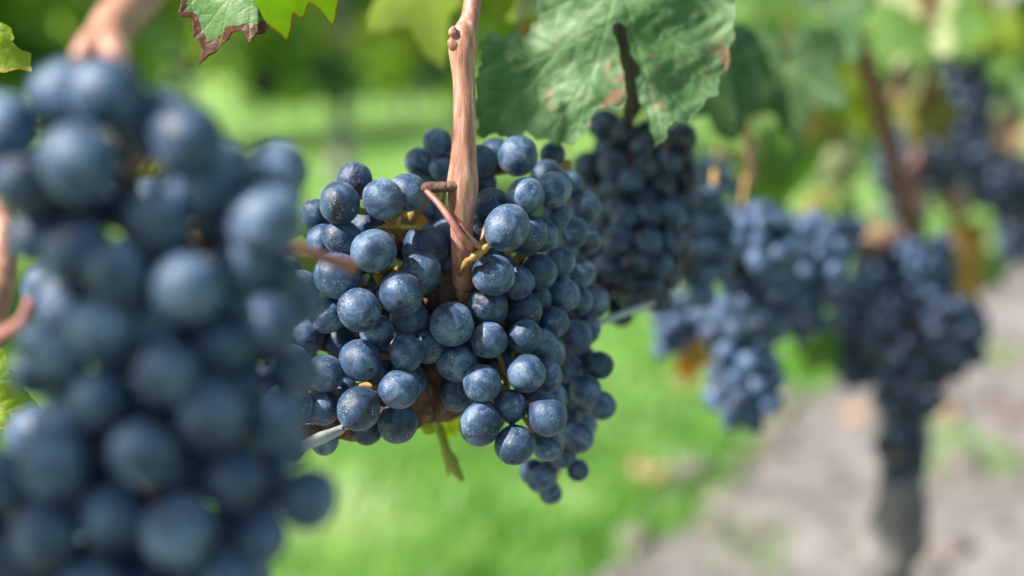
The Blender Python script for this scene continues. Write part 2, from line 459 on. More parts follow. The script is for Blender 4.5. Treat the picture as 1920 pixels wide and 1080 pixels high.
spA = [at(800, 362, .470), at(760, 425, .474), at(720, 500, .480), at(690, 590, .482), at(660, 690, .480), at(640, 760, .478)]
traced_bunch('sharply focused dusty blue grape bunch just left of the upright reddish cane', A, 0.452, 0.0, 0.0085, HI, spA, 16, (540, 830, 400, 760, .468, .50), shrink=.93, seed=3)

# sharp bunch, right of and below the cane (front)
B = [(951,427,43,-.5),(988,440,38,.7),(1012,440,34,1.6),(986,367,35,.3),(922,386,33,1.6),(925,516,39,-.4),(970,530,33,.9),(1011,510,34,1.2),
 (914,574,38,.3),(983,583,34,.9),(847,608,42,-.1),(917,638,35,.1),(984,631,32,.3),(1014,643,28,1.2),(856,680,39,.3),(904,719,36,-.2),(986,700,37,-.2),
 (1022,705,33,.9),(958,762,31,.1),(1026,778,40,-.5),(900,795,40,-.2),(965,834,38,-.2),(861,738,34,1.5),(1026,832,32,1),(1036,605,30,1.6),(1004,562,30,1.8),
 (1036,357,34,1.6),(895,440,32,2),(948,680,33,2),(950,600,33,2.2),(1000,745,32,2.2),(925,760,32,2.2),(880,640,33,2.2),(1043,405,28,2.3),(1053,552,34,2.1),(1050,490,28,2.5)]
spB = [at(888, 465, .462), at(900, 490, .468), at(940, 560, .478), at(950, 640, .480), at(950, 720, .476), at(960, 800, .470)]
traced_bunch('sharp grape bunch hanging right of and below the cane, lowest sharp berries in the middle', B, 0.452, 0.00004, 0.0085, HI, spB, 12, (880, 1030, 430, 800, .472, .50), special=(8,), seed=5)

# softer bunch behind its right side, down to the dangling tip
Cc = [(1036,290,24,1.6),(1025,330,32,.6),(1097,390,31,1),(1075,437,30,0),(1100,452,27,1),(1088,512,29,.3),(1083,566,29,.5),(1060,470,26,1),(1078,632,33,-.3),
 (1100,618,28,.8),(1042,662,30,-.2),(1062,690,30,.2),(1124,685,27,.5),(1098,733,31,0),(1128,760,28,.6),(1060,738,30,.4),(1084,820,29,.5),(1054,852,27,.8),(1084,882,21,1.5),
 (1016,898,27,1.4),(1032,924,22,1.8),(998,884,24,2),(1062,785,28,1),(1095,680,28,1.3),(1068,590,28,1.2),(1040,860,24,1.4),(1068,345,26,1.2),(1062,520,27,1.2),(1050,610,27,1.6)]
spC = [at(1060, 300, .535), at(1065, 420, .535), at(1075, 560, .535), at(1085, 690, .54), at(1070, 800, .545), at(1040, 900, .55)]
traced_bunch('soft focus grape bunch at the right flank of the sharp one, its tip dangling lowest', Cc, 0.495, 0.00004, 0.010, HI, spC, 14, (1030, 1110, 380, 800, .53, .56), seed=8, stalk_mat='rachis')

# little group of berries behind the cane
D = [(820,268,27,0),(785,304,27,.2),(828,314,24,0),(803,335,24,1),(902,302,30,0),(930,288,30,.8),(971,292,38,-1.2),(800,395,28,.6),(815,425,26,.8),(905,345,27,.8),(850,290,26,.8)]
spD = [at(872, 345, .492), at(862, 320, .505), at(850, 330, .51), at(900, 325, .51), at(955, 320, .505)]
traced_bunch('small cluster of berries behind the upper cane, under the spotted leaf', D, 0.50, 0.0, 0.009, HI, spD, seed=12)

# blurred bunch filling the left of the frame, nearest to the camera
F = [(225,1030,52,1.3),(290,1050,52,1.3),(120,1060,52,1.3),(360,1090,56,1.2),(470,640,50,1.4),(50,1070,52,1.3),(140,395,58.9,1.5),(200,175,69.8,0.2),(300,235,71.6,0.2),(355,262,69.8,0),(150,305,73.5,-0.5),(55,345,66.2,0.2),(-30,300,68.0,0.4),(372,345,69.8,0.1),(508,358,64.3,0.3),(500,415,68.0,0.1),(300,412,60.7,0),(148,475,66.2,-0.2),(225,510,61.6,-0.3),(352,540,66.6,-0.5),(455,500,55.0,0.6),(190,620,63.2,-0.2),(508,610,56.5,0.1),(425,645,51.6,0.2),(315,702,59.9,-0.6),(400,780,66.6,-0.5),(190,745,58.2,0),(100,870,66.6,-0.3),(270,850,63.2,-0.5),(518,790,55.0,0.1),(440,900,56.5,0),(578,935,58,0.1),(490,1010,49.9,0.1),(335,995,69.8,-0.6),(85,1005,64.8,-0.2),(210,965,63.2,0),(-10,900,58.2,0.3),(10,1060,58.2,0.2),(430,1085,58.2,0),(170,1110,63.2,0),(540,700,41.6,1.2),(250,1110,63.2,0.6),(280,620,58.2,0.7),(450,720,49.9,0.9),(500,880,46.6,1.3),(520,520,51.6,1.2),(420,830,51.6,1.4),(220,385,46.0,1.6),(300,1190,74.8,0),(120,1200,74.8,0),(450,1180,63.2,0.2),(270,500,55.0,1.6),(130,590,55.0,1.2),(370,640,55.0,1.4),(180,840,55.0,1.2),(350,900,55.0,1.2),(440,980,49.9,1.2),(250,740,49.9,1.5),(400,440,31.3,2.6),(122,178,67.2,0.3),(8,240,65.2,0.4),(118,665,51.9,0.4),(128,800,50.1,0.6),(70,445,51.4,0.3),(78,640,39.4,0.7),(-30,1010,59.0,0.3),(60,930,53.7,0.8),(-40,900,53.7,0.8),(420,740,51.6,2),(330,560,51.6,2),(230,690,51.6,2),(120,560,48.2,2),(180,900,51.6,2),(330,800,51.6,2),(480,960,43.0,2),(380,1060,51.6,2),(430,600,48.2,2),(480,460,47.5,2),(320,480,53.2,2),(210,560,51.6,2),(540,840,37.8,1.8),(120,720,48.2,2),(60,1000,51.6,2),(380,715,52,0.9),(250,800,50,0.9),(345,880,50,0.8),(150,940,52,0.8),(60,700,40,1.2),(410,560,54,0.7),(290,560,50,0.9),(560,560,44,1.3),(455,820,50,1.0),(560,700,44,1.2)]
spF = [at(185, 95, .318), at(215, 200, .322), at(250, 380, .326), at(280, 560, .326), at(280, 760, .326), at(280, 1000, .326)]
traced_bunch('big out of focus dark blue grape bunch filling the left edge, nearest the camera', F, 0.286, 0.00001, 0.010, HI, spF, 26, (60, 540, 300, 1100, .30, .35), seed=21, shrink=.88, stalk_mat='darkcane')

# bunches further along the row
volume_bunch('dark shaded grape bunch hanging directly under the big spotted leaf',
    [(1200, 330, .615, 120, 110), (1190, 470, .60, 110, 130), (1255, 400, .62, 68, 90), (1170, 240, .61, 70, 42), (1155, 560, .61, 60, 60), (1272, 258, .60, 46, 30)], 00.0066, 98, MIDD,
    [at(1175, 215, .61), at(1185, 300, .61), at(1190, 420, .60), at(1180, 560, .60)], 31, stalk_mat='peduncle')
for q in ((1283, 255, .60), (1203, 245, .585)):
    pass
volume_bunch('broad blurred blue grape bunch right of the shaded bunch, above the long tail',
    [(1410, 470, .80, 100, 96), (1440, 560, .80, 76, 66)], 0.0076, 100, MID,
    [at(1400, 330, .80), at(1390, 420, .80), at(1395, 540, .80)], 32)
volume_bunch('blurred blue bunch squeezed between the shaded bunch and the broad bunch',
    [(1325, 440, .70, 62, 105), (1310, 520, .70, 50, 60)], 0.0068, 90, MID,
    [at(1340, 320, .71), at(1335, 400, .70), at(1320, 540, .70)], 52)
volume_bunch('small pale blurred bunch above the broad bunch, left of the arching stalk',
    [(1335, 330, .98, 58, 36), (1388, 362, .98, 34, 36)], 0.0072, 50, MID,
    [at(1350, 270, .98), at(1345, 310, .98), at(1350, 350, .98)], 53)
volume_bunch('right shoulder bunch pointing right over the soil, next to the tapering bunch',
    [(1790, 615, 1.15, 68, 76), (1740, 560, 1.15, 50, 50)], 0.0080, 80, MIDD,
    [at(1730, 450, 1.15), at(1750, 540, 1.15), at(1790, 640, 1.15)], 54)
volume_bunch('long blurred bunch tail hanging straight down over the grass below the broad bunch',
    [(1395, 610, .83, 88, 80), (1394, 720, .83, 76, 98)], 0.0074, 96, MID,
    [at(1395, 530, .83), at(1395, 620, .83), at(1392, 760, .83)], 42)
volume_bunch('short blurred bunch left of the long tail, pointing down to the fallen leaf',
    [(1270, 590, .86, 60, 60), (1250, 630, .86, 38, 52)], 0.0066, 40, MID,
    [at(1290, 540, .86), at(1270, 590, .86), at(1250, 650, .86)], 43)
volume_bunch('compact blurred grape bunch between the long tail and the bunch above the trunk',
    [(1510, 500, .88, 88, 110), (1575, 440, .90, 56, 48), (1500, 590, .88, 64, 56)], 0.0072, 98, MID,
    [at(1520, 380, .89), at(1510, 450, .89), at(1505, 580, .88)], 33)
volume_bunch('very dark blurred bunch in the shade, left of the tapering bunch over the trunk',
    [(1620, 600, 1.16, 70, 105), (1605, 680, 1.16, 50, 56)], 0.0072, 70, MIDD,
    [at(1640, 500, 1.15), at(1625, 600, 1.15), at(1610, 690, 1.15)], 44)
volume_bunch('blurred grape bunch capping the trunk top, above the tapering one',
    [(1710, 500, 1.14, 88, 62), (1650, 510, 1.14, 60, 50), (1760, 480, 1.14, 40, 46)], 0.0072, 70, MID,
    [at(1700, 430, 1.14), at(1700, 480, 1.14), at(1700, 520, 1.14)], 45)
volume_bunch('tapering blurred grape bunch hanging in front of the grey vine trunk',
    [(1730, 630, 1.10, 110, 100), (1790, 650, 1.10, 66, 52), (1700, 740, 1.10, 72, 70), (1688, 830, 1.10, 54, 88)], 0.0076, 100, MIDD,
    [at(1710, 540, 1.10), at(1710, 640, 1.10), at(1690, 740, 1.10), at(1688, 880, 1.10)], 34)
volume_bunch('dusky grape bunch beside the slanting cane, above the trunk bunch',
    [(1725, 305, 1.38, 84, 78), (1668, 320, 1.36, 36, 66), (1700, 390, 1.37, 44, 44)], 0.0082, 100, MIDD,
    [at(1735, 230, 1.38), at(1730, 280, 1.38), at(1715, 340, 1.38)], 35)
volume_bunch('narrow dark grape bunch hanging high in the leaves near the right edge',
    [(1808, 185, 1.42, 54, 92), (1800, 120, 1.42, 40, 40)], 0.0082, 70, MIDD,
    [at(1810, 80, 1.42), at(1805, 130, 1.42), at(1805, 220, 1.42)], 36)
volume_bunch('loose dark bunch between the dusky bunch and the one cut by the right edge',
    [(1800, 300, 1.50, 66, 66), (1840, 260, 1.50, 44, 50)], 0.0082, 90, MIDD,
    [at(1825, 170, 1.50), at(1820, 250, 1.50), at(1800, 340, 1.50)], 55)
volume_bunch('bluish grape bunch cut by the right edge, behind the orange leaf',
    [(1865, 335, 1.60, 88, 68), (1905, 415, 1.60, 50, 95)], 0.0085, 98, MIDD,
    [at(1880, 255, 1.60), at(1880, 300, 1.60), at(1895, 400, 1.60)], 37)

# ---------------------------------------------------------------- leaves
def inside(poly, x, y):
    c = False; n = len(poly); j = n - 1
    for i in range(n):
        xi, yi = poly[i]; xj, yj = poly[j]
        if (yi > y) != (yj > y) and x < (xj - xi) * (y - yi) / (yj - yi) + xi: c = not c
        j = i
    return c

def leaf_mesh(name, outline, veins, sp, mat, zf, side_sp=0.14, vw=0.010, pucker=0.0, scale=1.0, solid=True):
    """outline + vein segments in 2-D (any unit); zf(x, y) bends the blade; output times scale"""
    oa = np.array(outline, float)
    seg_a = oa; seg_b = np.roll(oa, -1, axis=0)
    pts = [tuple(p) for p in oa]; nb = len(pts)
    x0, y0 = oa.min(0); x1, y1 = oa.max(0)
    rr = random.Random(len(pts))
    y = y0 + sp / 2; row = 0
    inner = []
    while y < y1:
        x = x0 + (sp / 2 if row % 2 else 0)
        while x < x1:
            inner.append((x + rr.uniform(-.1, .1) * sp, y + rr.uniform(-.1, .1) * sp)); x += sp
        y += sp * 0.87; row += 1
    inner = np.array([p for p in inner if inside(outline, *p)])
    def dseg(P, a, b):
        ab = b - a; L = (ab * ab).sum() or 1e-12
        t = np.clip(((P - a) @ ab) / L, 0, 1)
        return np.hypot(*(P - (a + t[:, None] * ab)).T), t * math.sqrt(L), ((P - a) @ np.array([-ab[1], ab[0]])) / math.sqrt(L)
    dE = np.full(len(inner), 1e9)
    for a, b in zip(seg_a, seg_b): dE = np.minimum(dE, dseg(inner, a, b)[0])
    inner = inner[dE > sp * 0.35]; dE = dE[dE > sp * 0.35]
    P = np.vstack([oa, inner]); E = np.concatenate([np.zeros(nb), dE])
    vs, es, fs, ov, oe, of = delaunay_2d_cdt([Vector(p) for p in P], [(i, (i + 1) % nb) for i in range(nb)], [], 1, 1e-7)
    if len(vs) != len(P):
        P = np.array([tuple(v) for v in vs]); E = np.full(len(P), 1e9)
        for a, b in zip(seg_a, seg_b): E = np.minimum(E, dseg(P, a, b)[0])
    D = np.full(len(P), 1e9); U = np.zeros(len(P)); V = np.zeros(len(P))
    for a, b in veins:
        d, u, v = dseg(P, np.array(a, float), np.array(b, float))
        m = d < D; D[m] = d[m]; U[m] = u[m]; V[m] = np.abs(v[m])
    ph = ((U - V * 0.8) / side_sp) % 1.0
    d2 = np.minimum(ph, 1 - ph) * side_sp * 0.75
    vein = np.maximum(np.exp(-(D / vw) ** 2), 0.7 * np.exp(-(d2 / (vw * 0.6)) ** 2) * np.clip((E) / (side_sp * 0.3), 0, 1))
    verts = []
    for (x, y), vv, dd in zip(P, vein, np.minimum(D, d2)):
        z = zf(x, y) + pucker * min(1.0, dd / (side_sp * 0.4))
        verts.append(Vector((x, y, z)) * scale)
    faces = [f for f in fs if inside(outline, *(P[list(f)].mean(0)))]
    # face towards +z
    ff = []
    for f in faces:
        a, b, c = (P[i] for i in f[:3])
        ff.append(tuple(f) if (b[0] - a[0]) * (c[1] - a[1]) - (b[1] - a[1]) * (c[0] - a[0]) > 0 else tuple(reversed(f)))
    if solid:
        # a real thickness: back sheet + rim
        n = len(verts); th = solid if not isinstance(solid, bool) else 0.00030
        back = [v - Vector((0, 0, th)) for v in verts]
        rim = []
        for i in range(nb):
            j = (i + 1) % nb; rim.append((j, i, i + n, j + n))
        if len(vs) == len(oa) + len(inner):
            ff = ff + [tuple(k + n for k in reversed(f)) for f in ff] + rim
            verts = verts + back; vein = np.concatenate([vein, vein]); E = np.concatenate([E, E])
    return new_mesh(name, verts, ff, mat, True, {'vein': vein, 'edge': E * scale})

def generic_outline(seed, teeth=True, lob=1.0):
    rr = random.Random(seed)
    ctl = [(0, 1.0), (26, .66), (52, .90), (80, .58), (108, .76), (140, .66), (163, .52), (177, .10)]
    def prof(a, jit):
        a = abs(a)
        for (a0, r0), (a1, r1) in zip(ctl[:-1], ctl[1:]):
            if a <= a1:
                t = (a - a0) / (a1 - a0); t = t * t * (3 - 2 * t); return r0 + (r1 - r0) * t
        return ctl[-1][1]
    pts = []; n = 150
    for i in range(n):
        a = -177 + 354 * i / (n - 1)
        r = prof(a, 0) * (1 + 0.06 * math.sin(a * 0.03 + seed))
        if teeth:
            s = (i * 0.235) % 1.0
            r *= 1 + 0.085 * ((s if s < .62 else (1 - s) * 1.63) - .3) + rr.uniform(-.008, .008)
        t = R(a)
        pts.append((r * math.sin(t), -r * math.cos(t)))          # tip hangs towards -y
    veins = [((0, 0), (k * math.sin(R(a)), -k * math.cos(R(a)))) for a, k in ((0, .95), (52, .84), (-52, .84), (108, .68), (-108, .68))]
    return pts, veins

def gen_zf(cup, fold, seed):
    rr = random.Random(seed); a, b, c = (rr.uniform(0, 6) for _ in range(3))
    return lambda x, y: (-cup * (x * x + y * y) + fold * abs(x) + 0.05 * math.sin(4 * x + a) * math.sin(3.4 * y + b) + 0.03 * math.sin(9 * x + c + 5 * y)
                         + 0.16 * (x * x + y * y) * math.sin(3 * math.atan2(x, -y) + a))
VAR = []
for i in range(5):
    ol, vn = generic_outline(i + 3); VAR.append((ol, vn, gen_zf([.25, .4, .1, -.2, .5][i], [.15, -.2, .3, .1, 0][i], i)))
_leafcache = {}
def gleaf(px, py, d, size_px, mat, label, roll=0, tilt=(0, 0), var=0, stalk=True, group='loose vine leaves of the near row', name='vine_leaf', cat='leaf'):
    """a leaf centred near a pixel; size_px = its length in photograph pixels; tilt = degrees about camera x, y"""
    key = (mat, var)
    if key not in _leafcache:
        ol, vn, zf = VAR[var]; _leafcache[key] = leaf_mesh(name, ol, vn, 0.055, M[mat], zf, 0.15, 0.014, 0.02, solid=0.006)
    o = link(name, _leafcache[key]); s = size_px * d / FPX / 1.65
    o.location = at(px, py, d)
    o.rotation_euler = (CAMR @ Euler((R(tilt[0]), R(tilt[1]), R(roll))).to_matrix()).to_euler()
    o.scale = (s, s, s)
    if stalk:
        mb = MB(); mb.tube([(0, 0, 0), (0.02, .35, -.08), (0.1, .8, -.3)], [.015, .013, .018], 8)
        st = link('stalk', new_mesh('stalk', mb.v, mb.f, M['redcane'])); st.parent = o
    return tag(o, label, cat, group)

def densify(poly, teeth=0.0, n=3, seed=1):
    rr = random.Random(seed); out = []
    for i, a in enumerate(poly):
        b = poly[(i + 1) % len(poly)]; out.append(a)
        L = math.hypot(b[0] - a[0], b[1] - a[1]); k = max(1, int(L / n))
        for j in range(1, k):
            t = j / k; nx, ny = -(b[1] - a[1]) / L, (b[0] - a[0]) / L
            o = teeth * rr.uniform(-1, 1)
            out.append((a[0] + (b[0] - a[0]) * t + nx * o, a[1] + (b[1] - a[1]) * t + ny * o))
    return out

def traced_leaf(outline, veins, cx, cy, d, mat, label, zf, sp, side=30, vw=2.0, pucker=0.0, teeth=1.0, dens=9, group='loose vine leaves of the near row', stalk=None):
    """outline in photograph pixels round (cx, cy) at depth d, bent by zf (in pixels, towards the camera)"""
    poly = densify(outline, teeth, dens)
    po = [(x - cx, -(y - cy)) for x, y in poly]; 
    ve = [((a[0] - cx, -(a[1] - cy)), (b[0] - cx, -(b[1] - cy))) for a, b in veins]
    s = d / FPX
    me = leaf_mesh('vine_leaf', po, ve, sp, M[mat], zf, side, vw, pucker, scale=s, solid=0.00035)
    o = link('vine_leaf', me); o.location = at(cx, cy, d); o.rotation_euler = CAMR.to_euler()
    if stalk:
        inv = (CAMR.transposed())
        mb = MB(); mb.tube([inv @ (at(*p) - o.location) for p in stalk], [.0014] * len(stalk), 8)
        st = link('stalk', new_mesh('stalk', mb.v, mb.f, M['darkcane'])); st.parent = o
    return tag(o, label, 'leaf', group)

# sharp leaf at the top left
o1 = [(333,-6),(330,26),(353,28),(357,66),(367,72),(374,92),(365,119),(386,101),(399,96),(412,80),(428,73),(436,62),(447,60),(458,60),(469,87),(483,68),(498,64),(507,50),
      (516,30),(520,0),(528,-60),(560,-140),(520,-185),(450,-190),(400,-150),(340,-130),(352,-80),(322,-50)]
traced_leaf(o1, [((480,-160),(404,92)),((480,-160),(470,80)),((480,-160),(335,20)),((425,0),(360,66))], 470, -20, 0.455, 'leaf_sharp',
    'sharp green leaf with wine red torn tip hanging at the top left',
    lambda x, y: 26 * math.sin((x + 38) / 52) * (1 if x < 20 else .6) - 0.0011 * (y + 40) ** 2 + 4 * math.sin(x / 17 + y / 23) + 0 * x, 3.4, 34, 1.5, 0.9, 1.2, 9,
    stalk=[(480, -160, .455), (520, -230, .46), (600, -300, .47)])
o5 = [(498,40),(507,50),(519,58),(533,71),(543,45),(548,22),(563,30),(573,8),(578,0),(592,8),(614,34),(621,16),(626,-8),(648,-50),(640,-90),(600,-110),(560,-90),(520,-80),(490,-40),(486,10)]  # lit half of the same leaf, split off and tilted to catch backlight
traced_leaf(o5, [((520,-80),(530,66)),((520,-80),(612,28)),((520,-80),(640,-70)),((520,-80),(500,40))], 560, -10, 0.441, 'leaf_glow',
    'glowing yellow green toothed lobe of leaf right beside the red tipped leaf', lambda x, y: -.9 * x + .75 * y + 2.5 * math.sin(x / 14 + y / 19), 3.4, 30, 1.7, 1.6, 1.2, 9)
# big spotted leaf in the middle
o2 = [(908,264),(893,250),(898,232),(887,205),(895,180),(890,150),(905,120),(899,78),(925,55),(945,64),(962,50),(985,62),(992,40),(1004,35),(1006,5),(1035,-50),(1080,-90),(1130,-130),(1180,-100),(1230,-135),(1300,-110),(1370,-80),(1388,-20),(1376,50),(1372,108),
      (1350,150),(1348,176),(1322,188),(1306,214),(1288,236),(1262,228),(1246,250),(1240,268),(1224,282),(1213,248),(1207,205),(1196,196),(1190,165),(1196,130),(1182,110),(1176,82),(1172,56),(1160,46),(1147,50),(1146,66),(1156,86),
      (1160,112),(1168,140),(1170,172),(1166,205),(1140,206),(1112,214),(1106,240),(1092,258),(1076,274),(1058,268),(1042,276),(1020,262),(1004,264),(985,246),(968,262),(950,256),(930,250)]
traced_leaf(o2, [((1160,-40),(1080,250)),((1160,-40),(940,220)),((1160,-40),(1235,250)),((1160,-40),(1330,150)),((1160,-40),(1020,20)),((1160,-40),(1350,-50)),((1100,150),(1035,245)),((1120,60),(960,130)),((1215,130),(1290,215)),((1255,70),(1345,110))], 1130, 80, 0.515, 'leaf_spot',
    'large grey green leaf with brown spots and a dark slit, right of the cane',
    lambda x, y: 22 * math.sin((x + 60) / 62) + 0.0007 * y * abs(y) * -1 + 6 * math.sin(x / 21 + y / 33) + 4 * math.sin(y / 19 - x / 45) + 1.0 * math.sin(x / 8 + 3 * math.sin(y / 13)), 4.6, 40, 3.4, 2.0, 5.0, 9,
    stalk=[(1160, -60, .53), (1175, 40, .56), (1180, 120, .585), (1186, 240, .60)])
gleaf(1365, 120, .66, 240, 'leaf_deep', 'shaded green leaf just behind the right rim of the big spotted leaf', 10, (0, 20), 1)
# sharp-ish leaves at the left edge
o3 = [(-10,38),(4,42),(20,52),(26,70),(22,78),(36,92),(52,96),(50,114),(53,132),(30,128),(10,136),(-10,134),(-60,150),(-110,110),(-120,40),(-60,0)]
traced_leaf(o3, [((-110,60),(45,100)),((-110,60),(15,60)),((-110,60),(0,130))], -20, 90, 0.46, 'leaf_yg', 'small bright yellow green leaf poking in at the upper left edge',
    lambda x, y: 6 * math.sin(x / 22) + 4 * math.sin(y / 15) - .25 * x, 5, 24, 2.0, 1.5, 1.0, 8)
o4 = [(-12,640),(8,655),(14,690),(36,700),(40,730),(62,760),(78,782),(60,800),(20,796),(-12,810),(-90,800),(-140,720),(-80,650)]
traced_leaf(o4, [((-120,720),(60,785)),((-120,720),(30,710)),((-120,720),(0,800))], -20, 730, 0.45, 'leaf_yg', 'green leaf behind the front bunch at the lower left edge',
    lambda x, y: 8 * math.sin(x / 20) + 4 * math.sin(y / 14) - .2 * x, 5, 24, 2.0, 2.0, 1.2, 8)
gleaf(262, 262, .46, 210, 'leaf_olive', 'olive leaf seen through the gap in the front bunch', 30, (10, -20), 2)
gleaf(395, 445, .47, 130, 'leaf_orange', 'small orange brown leaf in the lower gap of the front bunch', -20, (15, 20), 0)
# leaves behind the cane at the top
gleaf(800, -40, .66, 250, 'leaf_yg', 'glowing yellow green leaf behind the top of the cane on its left', 10, (-25, -10), 0)
gleaf(955, -45, .68, 230, 'leaf_yg', 'glowing yellow green leaf behind the top of the cane on its right', -15, (-20, 10), 3)
gleaf(1020, -10, .62, 130, 'leaf_pale', 'pale whitish leaf above the left lobe of the spotted leaf', -40, (-20, -30), 2)
gleaf(992, 50, .53, 40, 'leaf_orange', 'tiny orange red scrap of leaf by the notch of the spotted leaf', 20, (0, 0), 1, False)
gleaf(760, 410, .492, 120, 'leaf_orange', 'orange leaf fragment tucked behind the top of the sharp left bunch', 60, (10, 30), 1, False)
gleaf(835, 775, .52, 130, 'leaf_yg', 'bright yellow leaf under the old wood between the two sharp bunches', 70, (20, -10), 4)
gleaf(560, 480, .48, 90, 'leaf_yg', 'yellow green leaf bit behind the pink stalk', 70, (0, 0), 4, False)
# right-hand canopy
gleaf(1430, 20, .82, 260, 'leaf_green', 'fresh green leaf hanging at the top right of the spotted leaf', 20, (-30, 30), 0)
gleaf(1535, 20, .84, 240, 'leaf_deep', 'deep green leaf at the top edge left of the slanting cane', -20, (-10, -25), 3)
gleaf(1478, 130, .80, 230, 'leaf_deep', 'deep green pointed leaf hanging alone under the top right leaves', 5, (5, -12), 2)
gleaf(1395, 95, .84, 130, 'leaf_yg', 'small yellow green leaf peeping between spotted leaf and deep green leaf', 50, (20, 20), 1)
gleaf(1495, 310, .92, 220, 'leaf_green', 'mid green long leaf hanging above the compact blurred bunch', -22, (10, 42), 4)
gleaf(1440, 270, 1.0, 170, 'leaf_pale', 'pale sunlit leaf behind the red stalk', -12, (0, 45), 1)
gleaf(1450, 380, .95, 90, 'leaf_yg', 'little yellow leaf just above the broad blurred bunch', 10, (0, 40), 3)
gleaf(1595, 170, 1.25, 190, 'leaf_yg', 'yellow green leaf left of the slanting cane', -35, (-20, 0), 0)
gleaf(1545, 235, 1.2, 110, 'leaf_olive', 'small tawny leaf between the hanging green leaves', 0, (10, 30), 2)
gleaf(1590, 405, 1.15, 105, 'leaf_green', 'green leaf low beside the slanting cane', 25, (10, 20), 1)
gleaf(1655, 40, 1.1, 190, 'leaf_green', 'green leaf crossing the top of the slanting cane', 40, (-40, 20), 4)
gleaf(1710, 30, 1.25, 220, 'leaf_pale', 'pale green leaf at the top right of the slanting cane', -10, (-10, -40), 3)
gleaf(1655, 110, 1.3, 120, 'leaf_deep', 'small dark leaf touching the slanting cane on its right', -45, (0, 20), 2)
gleaf(1735, 205, 1.30, 130, 'leaf_olive', 'olive yellow leaf above the dusky bunch', 30, (0, -20), 0)
gleaf(1700, 150, 1.34, 130, 'leaf_pink', 'pale peach coloured dry leaf above the olive one', -30, (-20, 30), 1)
gleaf(1770, 40, 1.4, 170, 'leaf_green', 'bright green leaf over the narrow dark bunch', 15, (-30, 10), 2)
gleaf(1850, 50, 1.45, 190, 'leaf_yg', 'yellow green leaf at the top near the right corner', -25, (-30, -20), 0)
gleaf(1905, 60, 1.6, 200, 'leaf_green', 'green leaf cut by the upper right corner', 30, (0, -30), 3)
gleaf(1880, 130, 1.7, 140, 'leaf_deep', 'dark leaf right of the narrow dark bunch', -10, (10, 20), 4)
gleaf(1885, 240, 1.42, 95, 'leaf_pink', 'peach dry leaf lying on the bunch at the right edge', 20, (-10, 0), 2)
gleaf(1790, 370, 1.40, 80, 'leaf_pink', 'pink dry leaf below the dusky bunch', 45, (0, 10), 4)
gleaf(1832, 480, 1.38, 190, 'leaf_orange', 'orange autumn leaf hanging above the soil at the right', 5, (5, 35), 1)
gleaf(1800, 440, 1.45, 110, 'leaf_olive', 'yellowish leaf overlapping the orange autumn leaf', -15, (0, 30), 3)
gleaf(1640, 445, 1.18, 85, 'leaf_pink', 'pale peach leaf scrap between cane base and compact bunch', 60, (0, 30), 2, False)
gleaf(1295, 650, .90, 120, 'leaf_orange', 'yellow orange leaf behind the tail of the broad bunch', 12, (0, 40), 0)
gleaf(1545, 640, 1.1, 120, 'leaf_green', 'green leaf under the compact blurred bunch', 40, (10, 20), 1)

gleaf(1600, 90, 1.0, 120, 'leaf_yg', 'sunlit yellow green leaf directly left of the slanting cane top', 25, (-10, 10), 1)
gleaf(1640, 195, 1.05, 110, 'leaf_yg', 'narrow yellow leaf crossing behind the slanting cane halfway up', -60, (0, 20), 0)
gleaf(1420, 155, .95, 110, 'leaf_yg', 'bright yellow green leaf edge left of the pointed deep green leaf', -30, (0, -30), 4)
gleaf(1530, 160, 1.05, 130, 'leaf_yg', 'bright leaf right of the pointed deep green leaf', 40, (0, 30), 2)
gleaf(1385, 25, 1.0, 150, 'leaf_green', 'green leaf filling the corner above the spotted leaf rim', 80, (-20, 20), 2)
gleaf(1580, 300, 1.5, 120, 'leaf_pale', 'pale leaf low between long green leaf and slanting cane', 10, (0, 20), 4)
gleaf(1550, 395, 1.2, 90, 'leaf_olive', 'olive leaf sitting on top of the compact blurred bunch', -50, (10, 0), 1)
gleaf(1775, 120, 1.55, 150, 'leaf_yg', 'yellow green leaf left of the narrow dark bunch', 35, (-10, 30), 3)
gleaf(1690, -5, 1.5, 170, 'leaf_yg', 'bright leaf at the top edge between the two right hand canes', -20, (-20, 0), 4)
gleaf(1810, 15, 1.7, 150, 'leaf_yg', 'bright leaf at the top edge over the narrow dark bunch', 60, (-20, 10), 1)
gleaf(1745, 270, 1.6, 120, 'leaf_pink', 'tan dry leaf wedged between the dusky bunch and the olive leaf', 0, (0, -10), 3)
gleaf(1855, 150, 1.9, 140, 'leaf_pale', 'pale green leaf in the gap right of the narrow dark bunch', -40, (0, 10), 0)
gleaf(1500, 240, 1.3, 140, 'leaf_yg', 'yellow green leaf showing under the pointed deep green leaf', -10, (0, 30), 0)
gleaf(1375, 230, .9, 100, 'leaf_green', 'green leaf bit behind the arching red brown stalk', 20, (0, -20), 3)
gleaf(1860, 500, 1.5, 90, 'leaf_green', 'small green leaf under the bluish bunch at the right edge', -20, (0, 30), 2)
